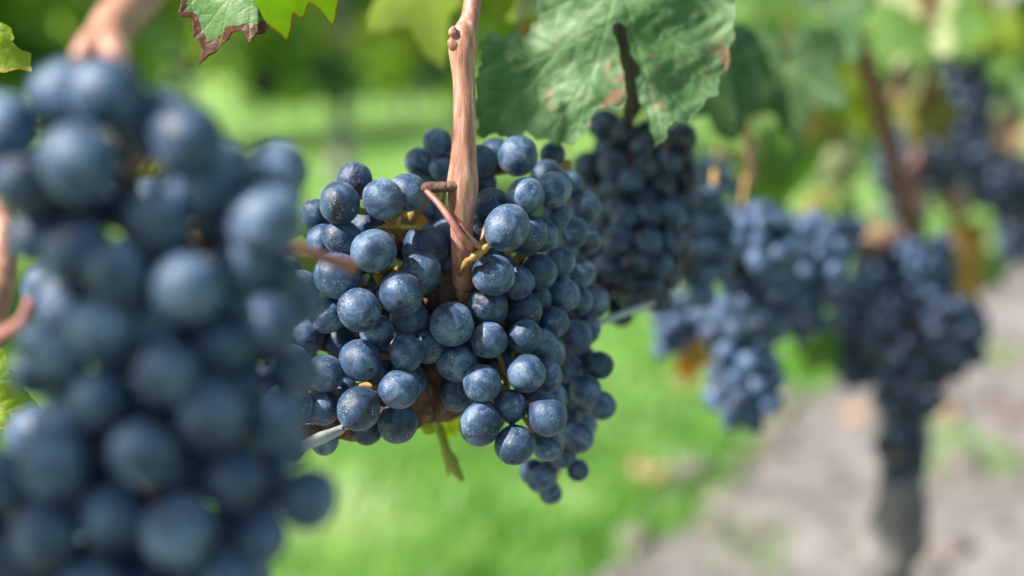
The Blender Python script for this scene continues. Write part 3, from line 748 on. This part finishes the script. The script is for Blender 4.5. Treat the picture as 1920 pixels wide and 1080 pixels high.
# ---------------------------------------------------------------- the near vines
v1 = thing('grape_vine', 'near vine with a sharp reddish upright cane and gnarled old wood behind the grapes', 'grape vine', at(860, 560, .475), 'vines of the near row')
mb = MB()
mb.tube([at(920, -260, .47), at(893, -60, .462), at(882, 30, .458), at(868, 85, .456), at(871, 200, .457), at(868, 345, .459), at(866, 450, .463), at(868, 560, .472), at(862, 640, .482)],
        [.0028, .0028, .0029, .0036, .0037, .0041, .0036, .0038, .006], 24, 0.05, 14,
        knobs=[(at(869, 86, .456), .0011, .006), (at(868, 350, .459), .0012, .008)])
mb.tube([at(862, 90, .455), at(850, 84, .453), at(843, 74, .452)], [.0022, .0020, .0009], 10, 0.3)
mb.tube([at(857, 66, .453), at(849, 60, .452), at(852, 50, .452)], [.0016, .0016, .0006], 8, 0.3)
mb.build('cane', M['cane'], v1)
mb = MB(); mb.tube([at(868, 348, .457), at(838, 350, .455), at(803, 352, .455), at(796, 356, .456)], [.0026, .0017, .0019, .0012], 12, 0.2, 8); mb.build('spur', M['oldwood'], v1)
mb = MB(); mb.tube([at(800, 358, .454), at(825, 385, .450), at(850, 420, .447), at(872, 452, .448), at(890, 468, .455)], [.0009, .0010, .0011, .0012, .0015], 12, 0.2, 8)
mb.tube([at(862, 420, .449), at(876, 440, .449), at(905, 470, .452)], [.0007, .0009, .0011], 10, 0.1); mb.build('bunch_stalk', M['peduncle'], v1)
mb = MB(); mb.tube([at(905, 470, .452), at(890, 482, .450), at(872, 496, .455), at(862, 512, .462)], [.0010, .0013, .0010, .0008], 12, 0.7, wf=500)
mb.tube([at(905, 470, .452), at(915, 460, .450)], [.0014, .0008], 8, 0.2)
mb.build('stalk_joint', M['rachis'], v1); mb = MB()
mb.tube([at(700, 432, .462), at(728, 424, .458), at(760, 426, .458), at(790, 428, .465)], [.0007, .0009, .0010, .0008], 10, 0.4, wf=400)
mb.tube([at(744, 424, .457), at(748, 405, .455)], [.0012, .0010], 8, 0.1)
mb.build('stalk_joint', M['rachis'], v1); mb = MB()
mb.tube([at(700, 505, .472), at(712, 525, .468), at(720, 545, .470)], [.0014, .0016, .0012], 8, 0.3)
mb.build('stalk_joint', M['rachis'], v1); mb = MB()
mb.tube([at(575, 715, .470), at(582, 722, .462), at(590, 735, .468)], [.0010, .0014, .0010], 8, 0.2); mb.build('stalk_joint', M['rachis'], v1)
mb = MB(); mb.tube([at(380, 900, .46), at(500, 840, .462), at(600, 805, .468), at(700, 778, .478), at(790, 745, .482), at(830, 705, .488), at(870, 640, .495), at(1000, 590, .53), at(1180, 520, .64), at(1500, 420, .95)],
        [.006, .006, .0055, .006, .008, .0095, .009, .007, .006, .006], 22, 0.5, 14, wf=150,
        knobs=[(at(812, 725, .484), .003, .009), (at(865, 540, .475), .003, .01)])
mb.tube([at(862, 520, .470), at(856, 560, .478), at(880, 640, .494)], [.006, .008, .009], 16, 0.6, 10, wf=150); mb.build('old_wood', M['oldwood'], v1)

mb = MB(); mb.tube([at(420, -300, .36), at(330, -110, .34), at(262, -10, .325), at(215, 45, .312), at(196, 82, .305)], [.0050, .0052, .0052, .0050, .0040], 18, 0.12, 10)
mb.tube([at(200, 70, .306), at(172, 88, .302), at(152, 118, .300)], [.0040, .0034, .0026], 14, 0.1)
mb.tube([at(200, 66, .306), at(214, 100, .300), at(235, 135, .300)], [.0036, .0030, .0024], 14, 0.1)
v0 = thing('vine_cane', 'blurred reddish brown forked cane above the front bunch at the top left', 'vine cane', at(262, -10, .325), 'loose canes of the near row')
mb.build('cane', M['cane'], v0)
mb = MB(); mb.tube([at(-60, 250, .40), at(0, 400, .385), at(4, 480, .38), at(-8, 560, .375), at(-50, 700, .37)], .0042, 16, 0.1, 8)
mb.alone('vine_cane', M['cane'], 'blurred orange brown cane cut by the left edge behind the front bunch', 'vine cane', 'loose canes of the near row')
mb = MB(); mb.tube([at(60, 560, .33), at(40, 605, .33), at(-20, 640, .335)], [.0016, .0016, .0018], 10, 0.1)
mb.alone('grape_stalk', M['peduncle'], 'blurred pink stalk at the left edge beside the front bunch', 'stalk')
mb = MB(); mb.tube([at(505, 462, .345), at(560, 466, .348), at(610, 484, .352), at(664, 500, .358)], [.0011, .0012, .0014, .0020], 12, 0.1)
mb.alone('grape_stalk', M['peduncle'], 'blurred pink stalk jutting right from the front bunch over the sharp bunch', 'stalk')
# hanging dry shoot
mb = MB(); mb.tube([at(800, 760, .50), at(818, 795, .51), at(832, 835, .515), at(846, 868, .52), at(866, 900, .525)], [.0010, .0012, .0013, .0028, .0012], 10, 0.4, 8)
mb.tube([at(828, 800, .512), at(838, 850, .52), at(840, 890, .53)], [.0009, .0016, .0007], 8, 0.4)
mb.alone('withered_shoot', M['tendril'], 'small withered green brown shoot dangling below the old wood', 'shoot')
# trellis wire
mb = MB(); P = []
for i in range(40):
    t = i / 39
    d = 0.36 + (3.0 - 0.36) * t * t
    P.append(None)
ws = [(at(380, 905, .405)), (at(500, 862, .425)), (at(570, 832, .437)), (at(640, 803, .452)), (at(800, 738, .50)), (at(1000, 655, .54)), (at(1120, 607, .545)), (at(1200, 577, .57)), (at(1300, 540, .70)), (at(1500, 455, 1.0)), (at(1750, 350, 1.35)), (at(2000, 245, 2.2)), (at(2200, 150, 4.0))]
mb.tube(ws, [.0012] * 5 + [.0013] * 8, 10, 0.12, 8, wf=300)
mb.tube([at(560, 842, .434), at(600, 822, .440), at(642, 806, .448)], [.0013, .0017, .0010], 10, 0.3)
mb.alone('trellis_wire', M['wire'], 'pale grey trellis wire running behind the grapes along the row', 'wire')

v2 = thing('grape_vine', 'blurred vine on the right with a thin grey trunk under its tapering bunch', 'grape vine', at(1600, 1400, 1.20), 'vines of the near row')
mb = MB(); mb.tube([at(1560, 1900, 1.22), at(1630, 1180, 1.2), at(1660, 1060, 1.2), at(1680, 980, 1.2), at(1690, 880, 1.2), at(1690, 700, 1.2), at(1700, 480, 1.2), at(1715, 420, 1.2)],
        [.032, .027, .026, .024, .021, .018, .014, .010], 18, 0.35, 10, wf=35); mb.build('trunk', M['trunk'], v2)
mb = MB(); mb.tube([at(1560, -120, .90), at(1592, 40, .93), at(1625, 130, .96), at(1660, 240, 1.00), at(1690, 350, 1.06), at(1712, 430, 1.16)], [.0052, .0056, .0058, .006, .0065, .009], 14, 0.12, 10); mb.build('cane', M['redcane'], v2)
mb = MB(); mb.tube([at(1735, -100, 1.22), at(1742, 50, 1.24), at(1740, 150, 1.28), at(1720, 300, 1.32), at(1715, 440, 1.22)], [.0060, .0062, .006, .006, .008], 12, 0.12, 8); mb.build('cane', M['redcane'], v2)
mb = MB(); mb.tube([at(1860, -60, 1.5), at(1835, 60, 1.48), at(1815, 110, 1.45)], [.0055, .0055, .004], 12, 0.12, 8); mb.build('cane', M['redcane'], v2)
mb = MB(); mb.tube([at(1715, 420, 1.2), at(1640, 470, 1.1), at(1540, 440, 1.0), at(1440, 430, .9)], [.010, .008, .008, .007], 14, 0.4, 8, wf=60); mb.build('old_wood', M['oldwood'], v2)
mb = MB(); mb.tube([at(1320, 182, .72), at(1350, 188, .735), at(1385, 212, .75), at(1400, 255, .77), at(1412, 335, .79)], [.0014, .0019, .0024, .0026, .0022], 12, 0.15, 8)
mb.alone('grape_stalk', M['cane'], 'blurred red brown stalk arching beside the spotted leaf down to the broad bunch', 'stalk')
mb = MB(); mb.tube([at(1330, 200, .74), at(1372, 225, .755), at(1398, 270, .775), at(1406, 330, .79)], [.0008, .0012, .0012, .0009], 8, 0.15, 8)
mb.alone('tendril', M['tendril'], 'yellow green tendril alongside the red brown stalk', 'tendril')
mb = MB(); mb.tube([at(1183, 20, .585), at(1172, 60, .59), at(1185, 130, .60), at(1188, 190, .605), at(1178, 225, .61)], [.004, .005, .005, .0055, .003], 14, 0.3, 8)
mb.alone('vine_cane', M['darkcane'], 'dark cane glimpsed through the slit of the spotted leaf', 'vine cane', 'loose canes of the near row')

# ---------------------------------------------------------------- ground
ANG = R(27.0)
RD = Vector((math.sin(ANG), math.cos(ANG), 0)); RN = Vector((-math.cos(ANG), math.sin(ANG), 0))   # along the row, to its left
def ground_pt(px, py):
    v = at(px, py, 1.0) - CX; t = -H / v.z; return CX + v * t
ROW0 = Vector((-0.247, 0, 0))                       # a point of the near row line on the ground
edge_off = (ground_pt(1500, 775) - ROW0).dot(RN)    # dirt edge, metres left of the row
def gz(x, y): return 0.012 * noise.noise(Vector((x * 1.3, y * 1.3, 0))) + 0.006 * noise.noise(Vector((x * 5, y * 5, 3)))

k = NT('meadow_soil')
tc = k.n('ShaderNodeTexCoord').outputs['Object']
f = k.noise(tc, 0.9, 5, 0.6); f2 = k.noise(tc, 9, 4, 0.6)
ff = k.math('ADD', k.math('MULTIPLY', f, .6), k.math('MULTIPLY', f2, .4))
col = k.ramp(ff, [(0.35, (0.075, 0.17, 0.020)), (0.5, (0.14, 0.26, 0.05)), (0.66, (0.26, 0.36, 0.14))])
p = k.n('ShaderNodeBsdfPrincipled', Roughness=0.9); k.l(col, p.inputs['Base Color']); k.l(k.bump(f2, 0.5, 0.02), p.inputs['Normal']); k.l(p.outputs[0], k.out.inputs[0])
M['meadow'] = k.m
k = NT('dry_tilled_soil')
tc = k.n('ShaderNodeTexCoord').outputs['Object']
f = k.noise(tc, 2.2, 6, 0.65, 0.4); f2 = k.noise(tc, 14, 5, 0.65)
ff = k.math('ADD', k.math('MULTIPLY', f, .55), k.math('MULTIPLY', f2, .45))
col = k.ramp(ff, [(0.34, (0.048, 0.041, 0.038)), (0.48, (0.150, 0.133, 0.128)), (0.64, (0.28, 0.255, 0.248))])
p = k.n('ShaderNodeBsdfPrincipled', Roughness=0.95); k.l(col, p.inputs['Base Color']); k.l(k.bump(ff, 0.8, 0.03), p.inputs['Normal']); k.l(p.outputs[0], k.out.inputs[0])
M['soil'] = k.m
M['clod'] = simple('soil_clod', [(0.06, 0.05, 0.045), (0.14, 0.12, 0.112), (0.25, 0.225, 0.21)], 25, 0.95)

# one sheet to the horizon: fine near, coarse far
xs = sorted(set([-300, -120, -60, -30, -15] + [round(-10 + i * .25, 3) for i in range(81)] + [15, 30, 60, 120, 300]))
ys = sorted(set([-60, -20, -5] + [round(-2 + i * .25, 3) for i in range(89)] + [25, 30, 40, 60, 100, 180, 320]))
vv = [Vector((x, y, gz(x, y) if abs(x) < 11 and -3 < y < 21 else 0)) for y in ys for x in xs]
nx = len(xs); ffc = [(j * nx + i, j * nx + i + 1, (j + 1) * nx + i + 1, (j + 1) * nx + i) for j in range(len(ys) - 1) for i in range(nx - 1)]
g = link('ground', new_mesh('ground', vv, ffc, M['meadow'])); g['kind'] = 'structure'
# tilled strip under the row
def edge_wig(s): return 0.10 * noise.noise(Vector((s * 1.1, 0, 5))) + 0.05 * noise.noise(Vector((s * 4, 0, 1)))
def strip(off0, off1, name):
    vs = []; fs = []; n1, n2 = 220, 16
    for i in range(n1):
        s = -1.5 + 26 * (i / (n1 - 1)) ** 1.4
        for j in range(n2):
            o_ = off0 + (off1 - off0) * j / (n2 - 1)
            if j == 0: o_ -= edge_wig(s + 50)
            if j == n2 - 1: o_ += edge_wig(s)
            q = ROW0 + RD * s + RN * o_
            h = 0.012 + gz(q.x, q.y) + (0 if j in (0, n2 - 1) else 0.02 + 0.03 * noise.noise(Vector((q.x * 4, q.y * 4, 8))) + 0.018 * noise.noise(Vector((q.x * 13, q.y * 13, 8))))
            vs.append(Vector((q.x, q.y, h)))
    for i in range(n1 - 1):
        for j in range(n2 - 1):
            a = i * n2 + j; fs.append((a, a + n2, a + n2 + 1, a + 1))
    o = link(name, new_mesh(name, vs, fs, M['soil'])); o['kind'] = 'structure'
strip(-0.75, edge_off, 'tilled_soil')
mb = MB(); r2 = random.Random(5)
for i in range(900):
    s = r2.uniform(0.5, 7); o_ = r2.uniform(-.6, edge_off + .05); q = ROW0 + RD * s + RN * o_
    r = r2.choice([.008, .012, .016, .025, .035]) * r2.uniform(.6, 1.2)
    mb.blob((q.x, q.y, gz(q.x, q.y) + .03), (r * r2.uniform(.8, 1.4), r * r2.uniform(.8, 1.4), r * .7), 7, 5, 0.7, 90)
o = mb.build('soil_clods', M['clod']); o['kind'] = 'stuff'

# grass: one object of many blades
kk = NT('grass_blade')
ri = kk.n('ShaderNodeAttribute', attribute_name='tone').outputs['Fac']
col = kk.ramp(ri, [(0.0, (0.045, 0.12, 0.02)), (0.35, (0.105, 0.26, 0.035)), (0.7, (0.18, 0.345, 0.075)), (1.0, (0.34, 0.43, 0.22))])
p = kk.n('ShaderNodeBsdfPrincipled', Roughness=0.45); kk.l(col, p.inputs['Base Color'])
t = kk.n('ShaderNodeBsdfTranslucent'); kk.l(kk.mix(1.0, col, (2.2, 2.2, 1.1), 'MULTIPLY'), t.inputs[0])
ms = kk.n('ShaderNodeMixShader'); ms.inputs[0].default_value = 0.4
kk.l(p.outputs[0], ms.inputs[1]); kk.l(t.outputs[0], ms.inputs[2]); kk.l(ms.outputs[0], kk.out.inputs[0])
M['blade'] = kk.m
vs = []; fs = []; tone = []
def blade(q, h, wd, lean, az, tn):
    b = len(vs); dx, dy = math.cos(az), math.sin(az)
    sx, sy = -dy * wd, dx * wd
    z0 = gz(q.x, q.y)
    for t_, ww in ((0, 1), (.55, .8), (1, .05)):
        cx_ = q.x + dx * lean * t_ * t_; cy_ = q.y + dy * lean * t_ * t_; zz = z0 + h * t_ * (1 - .25 * t_ * (lean / max(h, .01)))
        vs.append(Vector((cx_ - sx * ww, cy_ - sy * ww, zz))); vs.append(Vector((cx_ + sx * ww, cy_ + sy * ww, zz))); tone.extend([tn, tn])
    fs.append((b, b + 1, b + 3, b + 2)); fs.append((b + 2, b + 3, b + 5, b + 4))
r3 = random.Random(11); cnt = 0
while cnt < 62000:
    u = r3.random(); dep = 1.7 + 14 * u ** 1.7
    lat = r3.uniform(-.44, .40) * dep
    q = Vector((lat, dep, 0))
    off = (q - ROW0).dot(RN); s_ = (q - ROW0).dot(RD)
    if off < edge_off + edge_wig(s_) - 0.03:
        if r3.random() > 0.006: continue
    pn = noise.noise(Vector((q.x * 1.7, q.y * 1.7, 2))); pn2 = noise.noise(Vector((q.x * 6, q.y * 6, 9)))
    if pn2 < -.25 and r3.random() < .5: continue
    sc = 1 + .12 * dep
    tn = min(1, max(0, .38 + .06 * min(dep - 2, 4) + .8 * pn + .7 * pn2 + r3.uniform(-.2, .2)))  # blades turn paler with distance: haze put into the tone
    if r3.random() < .05: tn = 1.0
    h = r3.uniform(.02, .06) * (1.1 + .9 * pn)
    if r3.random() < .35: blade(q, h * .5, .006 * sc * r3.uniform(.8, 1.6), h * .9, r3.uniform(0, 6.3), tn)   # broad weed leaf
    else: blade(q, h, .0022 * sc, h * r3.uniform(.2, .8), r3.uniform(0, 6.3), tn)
    cnt += 1
# weeds on the soil
for (px, py, n_) in ((1790, 880, 420), (1900, 700, 160), (1560, 700, 200), (1340, 1020, 160), (1250, 960, 200)):
    c = ground_pt(px, py)
    for i in range(n_):
        q = c + Vector((r3.gauss(0, .05), r3.gauss(0, .10), .02)); blade(q, r3.uniform(.03, .07), .004, .03, r3.uniform(0, 6.3), r3.uniform(.3, .8))
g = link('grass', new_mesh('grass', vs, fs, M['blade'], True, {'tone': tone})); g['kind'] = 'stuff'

# fallen leaves
for (px, py, lab, m_) in ((1212, 935, 'fallen brown leaf lying on the grass at the edge of the soil', 'leaf_brown'), (1295, 745, 'fallen tan leaf in the grass under the broad bunch', 'leaf_brown'),
                      (1760, 815, 'fallen pale brown leaf right of the trunk bunch tip', 'leaf_brown'), (1880, 820, 'fallen peach leaf on the soil at the right edge', 'leaf_pink'),
                      (1590, 830, 'fallen brown leaf on the soil left of the trunk', 'leaf_brown')):
    q = ground_pt(px, py); ol, vn, zf = VAR[2]
    key = (m_, 2)
    if key not in _leafcache: _leafcache[key] = leaf_mesh('fallen_leaf', ol, vn, 0.055, M[m_], zf, 0.15, 0.014, 0.02, solid=0.006)
    o = link('fallen_leaf', _leafcache[key]); o.location = q + Vector((0, 0, .045)); o.scale = (.05,) * 3
    o.rotation_euler = (R(r3.uniform(-20, 30)), R(r3.uniform(-20, 20)), r3.uniform(0, 6)); tag(o, lab, 'fallen leaf', 'fallen leaves on the ground')

# ---------------------------------------------------------------- rows of vines beyond
def leafquad(vs, fs, c, s, n_, roll):
    """a five-sided folded leaf"""
    q = n_.to_track_quat('Z', 'Y').to_matrix() @ Matrix.Rotation(roll, 3, 'Z')
    b = len(vs)
    for x, y, z in ((0, .55, 0), (.5, .25, .12), (.42, -.3, .05), (0, -.62, -.08), (-.42, -.3, .05), (-.5, .25, .12)):
        vs.append(c + q @ (Vector((x, y, z)) * s))
    fs.append((b, b + 1, b + 2, b + 3)); fs.append((b, b + 3, b + 4, b + 5))

def far_leaf_mat(name, stops):
    k = NT(name)
    ri = k.n('ShaderNodeAttribute', attribute_name='tone').outputs['Fac']
    col = k.ramp(ri, stops)
    p = k.n('ShaderNodeBsdfPrincipled', Roughness=0.45); k.l(col, p.inputs['Base Color'])
    t = k.n('ShaderNodeBsdfTranslucent'); k.l(k.mix(1.0, col, (2.6, 2.4, 0.9), 'MULTIPLY'), t.inputs[0])
    ms = k.n('ShaderNodeMixShader'); ms.inputs[0].default_value = 0.5
    k.l(p.outputs[0], ms.inputs[1]); k.l(t.outputs[0], ms.inputs[2]); k.l(ms.outputs[0], k.out.inputs[0]); return k.m
M['canopy'] = None
M['far'] = far_leaf_mat('row_foliage', [(0, (0.07, 0.16, 0.04)), (.4, (0.18, 0.30, 0.08)), (.7, (0.36, 0.45, 0.10)), (1, (0.62, 0.60, 0.24))])

def foliage_mesh(seed, n, L, z0, z1, half, size):
    rr = random.Random(seed); vs = []; fs = []; tn = []
    while n > 0:
        s = rr.uniform(-L / 2, L / 2); z = rr.uniform(z0, z1); o_ = rr.gauss(0, half * .55)
        dens = noise.noise(Vector((s * 2.6 + seed * 9, o_ * 3, z * 2.6)))
        low = (z - z0) / .34
        if dens < .0 and rr.random() < .88: continue
        if low < 1 and rr.random() > low + .1: continue
        p = Vector((s, o_, z)); nn = Vector((rr.gauss(0, .5), rr.gauss(0, 1), rr.uniform(-.2, 1.2))).normalized()
        b = len(vs); leafquad(vs, fs, p, size * rr.uniform(.6, 1.2), nn, rr.uniform(0, 6.3))
        t = min(1, max(0, .4 + .5 * noise.noise(Vector((s * 2 + 7, z * 2, seed))) + rr.uniform(-.25, .25) + (.3 if rr.random() < .08 else 0)))
        tn += [t] * (len(vs) - b); n -= 1
    return new_mesh('foliage', vs, fs, M['far'], False, {'tone': tn})
FOL = [foliage_mesh(s, 1500, 1.15, .46, 1.95, .28, .12) for s in (1, 2, 3)]
def trunk_mesh(seed):
    rr = random.Random(seed); mb = MB()
    mb.tube([(0, 0, -.05), (rr.uniform(-.03, .03), 0, .25), (rr.uniform(-.05, .05), .01, .48), (0, 0, .66), (.05, 0, .8)], [.036, .028, .026, .024, .012], 10, .35, 5, wf=25)
    mb.tube([(0, 0, .6), (-.2, 0, .68), (-.5, 0, .69)], [.02, .014, .01], 8, .3, 5, wf=25)
    mb.tube([(0, 0, .6), (.2, 0, .68), (.5, 0, .69)], [.02, .014, .01], 8, .3, 5, wf=25)
    for i in range(7):
        x = -.48 + i * .16; mb.tube([(x, 0, .68), (x + rr.uniform(-.04, .04), rr.uniform(-.03, .03), 1.2), (x + rr.uniform(-.1, .1), 0, 1.8)], [.005, .004, .003], 6, 0, 4)
    return new_mesh('trunk', mb.v, mb.f, M['far_trunk'])
M['far_trunk'] = simple('weathered_bark', [(0.09, 0.08, 0.07), (0.20, 0.18, 0.16), (0.32, 0.30, 0.28)], 14, 0.9, (5, 5, 0.6), 0.9, 0.006)
TRK = [trunk_mesh(s) for s in (1, 2, 3)]
def ordinal(n): return ['first','second','third','fourth','fifth','sixth','seventh','eighth','ninth','tenth','eleventh','twelfth','thirteenth','fourteenth','fifteenth','sixteenth','seventeenth','eighteenth','nineteenth','twentieth'][n]
def row(off, s0, n, gap, rowname, seed):
    rr = random.Random(seed); lst = []
    for i in range(n):
        s = s0 + i * gap; q = ROW0 + RD * s + RN * off
        v = thing('grape_vine', f'blurred leafy vine in the {rowname} row, {ordinal(i)} from the left', 'grape vine', q, f'vines of the {rowname} background row')
        v.rotation_euler = (0, 0, math.atan2(RD.y, RD.x) + (math.pi if rr.random() < .5 else 0))
        a = link('foliage', rr.choice(FOL), v); b = link('trunk', rr.choice(TRK), v); lst.append(q)
    return lst
row(3.35, 2.2, 16, 1.1, 'nearer', 3)
row(6.6, 2.5, 19, 1.1, 'farther', 4)
def post(px, off, lab):
    v = at(px, 300, 1.0) - CX; t = (ROW0 + RN * off - CX).dot(RN) / v.dot(RN); q = CX + v * t
    mb = MB(); mb.tube([(q.x, q.y, -.2), (q.x, q.y, .8), (q.x + .01, q.y, 1.9)], [.042, .040, .038], 12, .1, 8)
    mb.alone('vineyard_post', M['post'], lab, 'post', 'posts of the background row')
M['post'] = simple('grey_weathered_post', [(0.20, 0.18, 0.17), (0.34, 0.31, 0.30), (0.46, 0.43, 0.42)], 12, 0.9, (5, 5, .5))
post(640, 3.25, 'blurred pale grey post in the background row right of the front bunch')
post(1545, 3.25, 'blurred pale grey post far behind the leaves on the right')
# dark bunches hanging in the nearer background row
vsb = MB(); rr = random.Random(4); vsb.blob((0, 0, -.01), (.055, .05, .075), 10, 8, 0.1)
for i in range(46):
    z = rr.uniform(-.09, .06); w_ = .062 * (1 - abs(z - .02) / .14); a = rr.uniform(0, 6.3)
    vsb.blob((w_ * math.cos(a) * 1.2, w_ * math.sin(a), z), .0095, 8, 6, 0.0)
fb = new_mesh('grape_bunch', vsb.v, vsb.f, M['grape_dark'])
for (px, lab, sc_) in ((490, 'dark bunch in the nearer background row, leftmost, above the dark leaf gap', 1.1), (575, 'dark blurred bunch in the background row, left of the tight pair', 1.3), (622, 'dark blurred bunch in the background row, right half of the tight pair', 1.3),
                    (792, 'dark blurred bunch in the background row just left of the upright cane', 1.3), (655, 'small blurred bunch right after the tight pair in the background row', .9), (1030, 'blurred background bunch hidden mostly by the spotted leaf', 1.1)):
    # where the sight line meets the row's plane
    v = at(px, 147, 1.0) - CX; N = RN; base = ROW0 + RN * 3.35 - RN * .12
    t = (base - CX).dot(N) / v.dot(N); pnt = CX + v * t
    o = link('grape_bunch', fb); o.location = pnt; o.scale = (sc_,) * 3; tag(o, lab, 'grape bunch', 'grape bunches in the background row')

# ---------------------------------------------------------------- canopy of the near row, above the frame: leaves that shade the fruit
CLEAR = [(at(1832, 460, 1.38), .10), (at(1790, 380, 1.4), .06), (at(1480, 130, .8), .06), (at(230, 30, .31), .05), (at(1600, 200, 1.1), .12), (at(1440, 270, 1.0), .08), (at(1750, 50, 1.3), .12), (at(500, 330, .29), .04), (at(140, 280, .29), .035), (at(140, 620, .29), .03),
         (at(1060, 130, .515), .055), (at(1150, 60, .515), .04), (at(440, 40, .455), .05), (at(550, 0, .455), .05), (at(872, 60, .458), .045), (at(872, 250, .458), .045), (at(870, 400, .46), .03),
         (at(800, 290, .49), .035), (at(640, 380, .45), .03), (at(950, 430, .45), .035), (at(60, 420, .29), .04), (at(1038, 290, .5), .03), (at(780, -40, .66), .06), (at(1460, 130, .8), .04), (at(0, 80, .46), .05)]  # gaps shaped in the unseen canopy so sun reaches these points
SHADE = [(at(1190, 330, .6), 12), (at(1180, 480, .6), 10), (at(1230, 400, .6), 8), (at(1620, 620, 1.16), 14), (at(1700, 760, 1.1), 5), (at(330, 500, .30), 2)]  # extra unseen leaves added along the sun line to darken these points
def canopy(parent, s0, s1, n, seed, zlo, zhi, half):
    rr = random.Random(seed); vs = []; fs = []; tn = []; k_ = 0
    while k_ < n:
        s = rr.uniform(s0, s1); o_ = rr.gauss(0.08, half); z = rr.uniform(zlo, zhi)
        p = ROW0 + RD * s + RN * o_; p.z = z
        pr = proj(p)
        if pr:
            m = .075 / pr[2] * FPX
            if -m < pr[0] < 1920 + m and -m < pr[1] < 1080 + m: continue
        if (p - CX).length < .22 or (p.y < 0.1 and o_ < 0.02): continue
        if any((p - c0 - SUN_DIR * max(0, (p - c0).dot(SUN_DIR))).length < rad_ for c0, rad_ in CLEAR): continue
        b = len(vs); nn = Vector((rr.gauss(0, .6), rr.gauss(0, .6), rr.uniform(.2, 1.2))).normalized()
        leafquad(vs, fs, p, .10 * rr.uniform(.7, 1.2), nn, rr.uniform(0, 6.3)); tn += [rr.uniform(.1, .8)] * (len(vs) - b); k_ += 1
    for c0, n_ in (SHADE if seed == 5 else []):
        for i_ in range(n_):
            for _ in range(30):
                p = c0 + SUN_DIR * rr.uniform(.12, .7) + Vector((rr.gauss(0, .03), rr.gauss(0, .03), rr.gauss(0, .03)))
                pr = proj(p); m = .07 / pr[2] * FPX if pr else 0
                if pr and -m < pr[0] < 1920 + m and -m < pr[1] < 1080 + m: continue
                if (p - CX).length < .2: continue
                if any((p - c1 - SUN_DIR * max(0, (p - c1).dot(SUN_DIR))).length < rad_ * .8 for c1, rad_ in CLEAR): continue
                b = len(vs); leafquad(vs, fs, p, .09 * rr.uniform(.7, 1.1), (SUN_DIR + Vector((rr.gauss(0, .5), rr.gauss(0, .5), 0))).normalized(), rr.uniform(0, 6.3)); tn += [rr.uniform(.1, .8)] * (len(vs) - b); break
    loc = parent.location
    link('foliage', new_mesh('foliage', [v - loc for v in vs], fs, M['far'], False, {'tone': tn}), parent)
canopy(v1, -.3, 1.0, 70, 5, .80, 1.6, .18)
canopy(v2, 1.0, 3.2, 130, 6, .80, 1.8, .17)
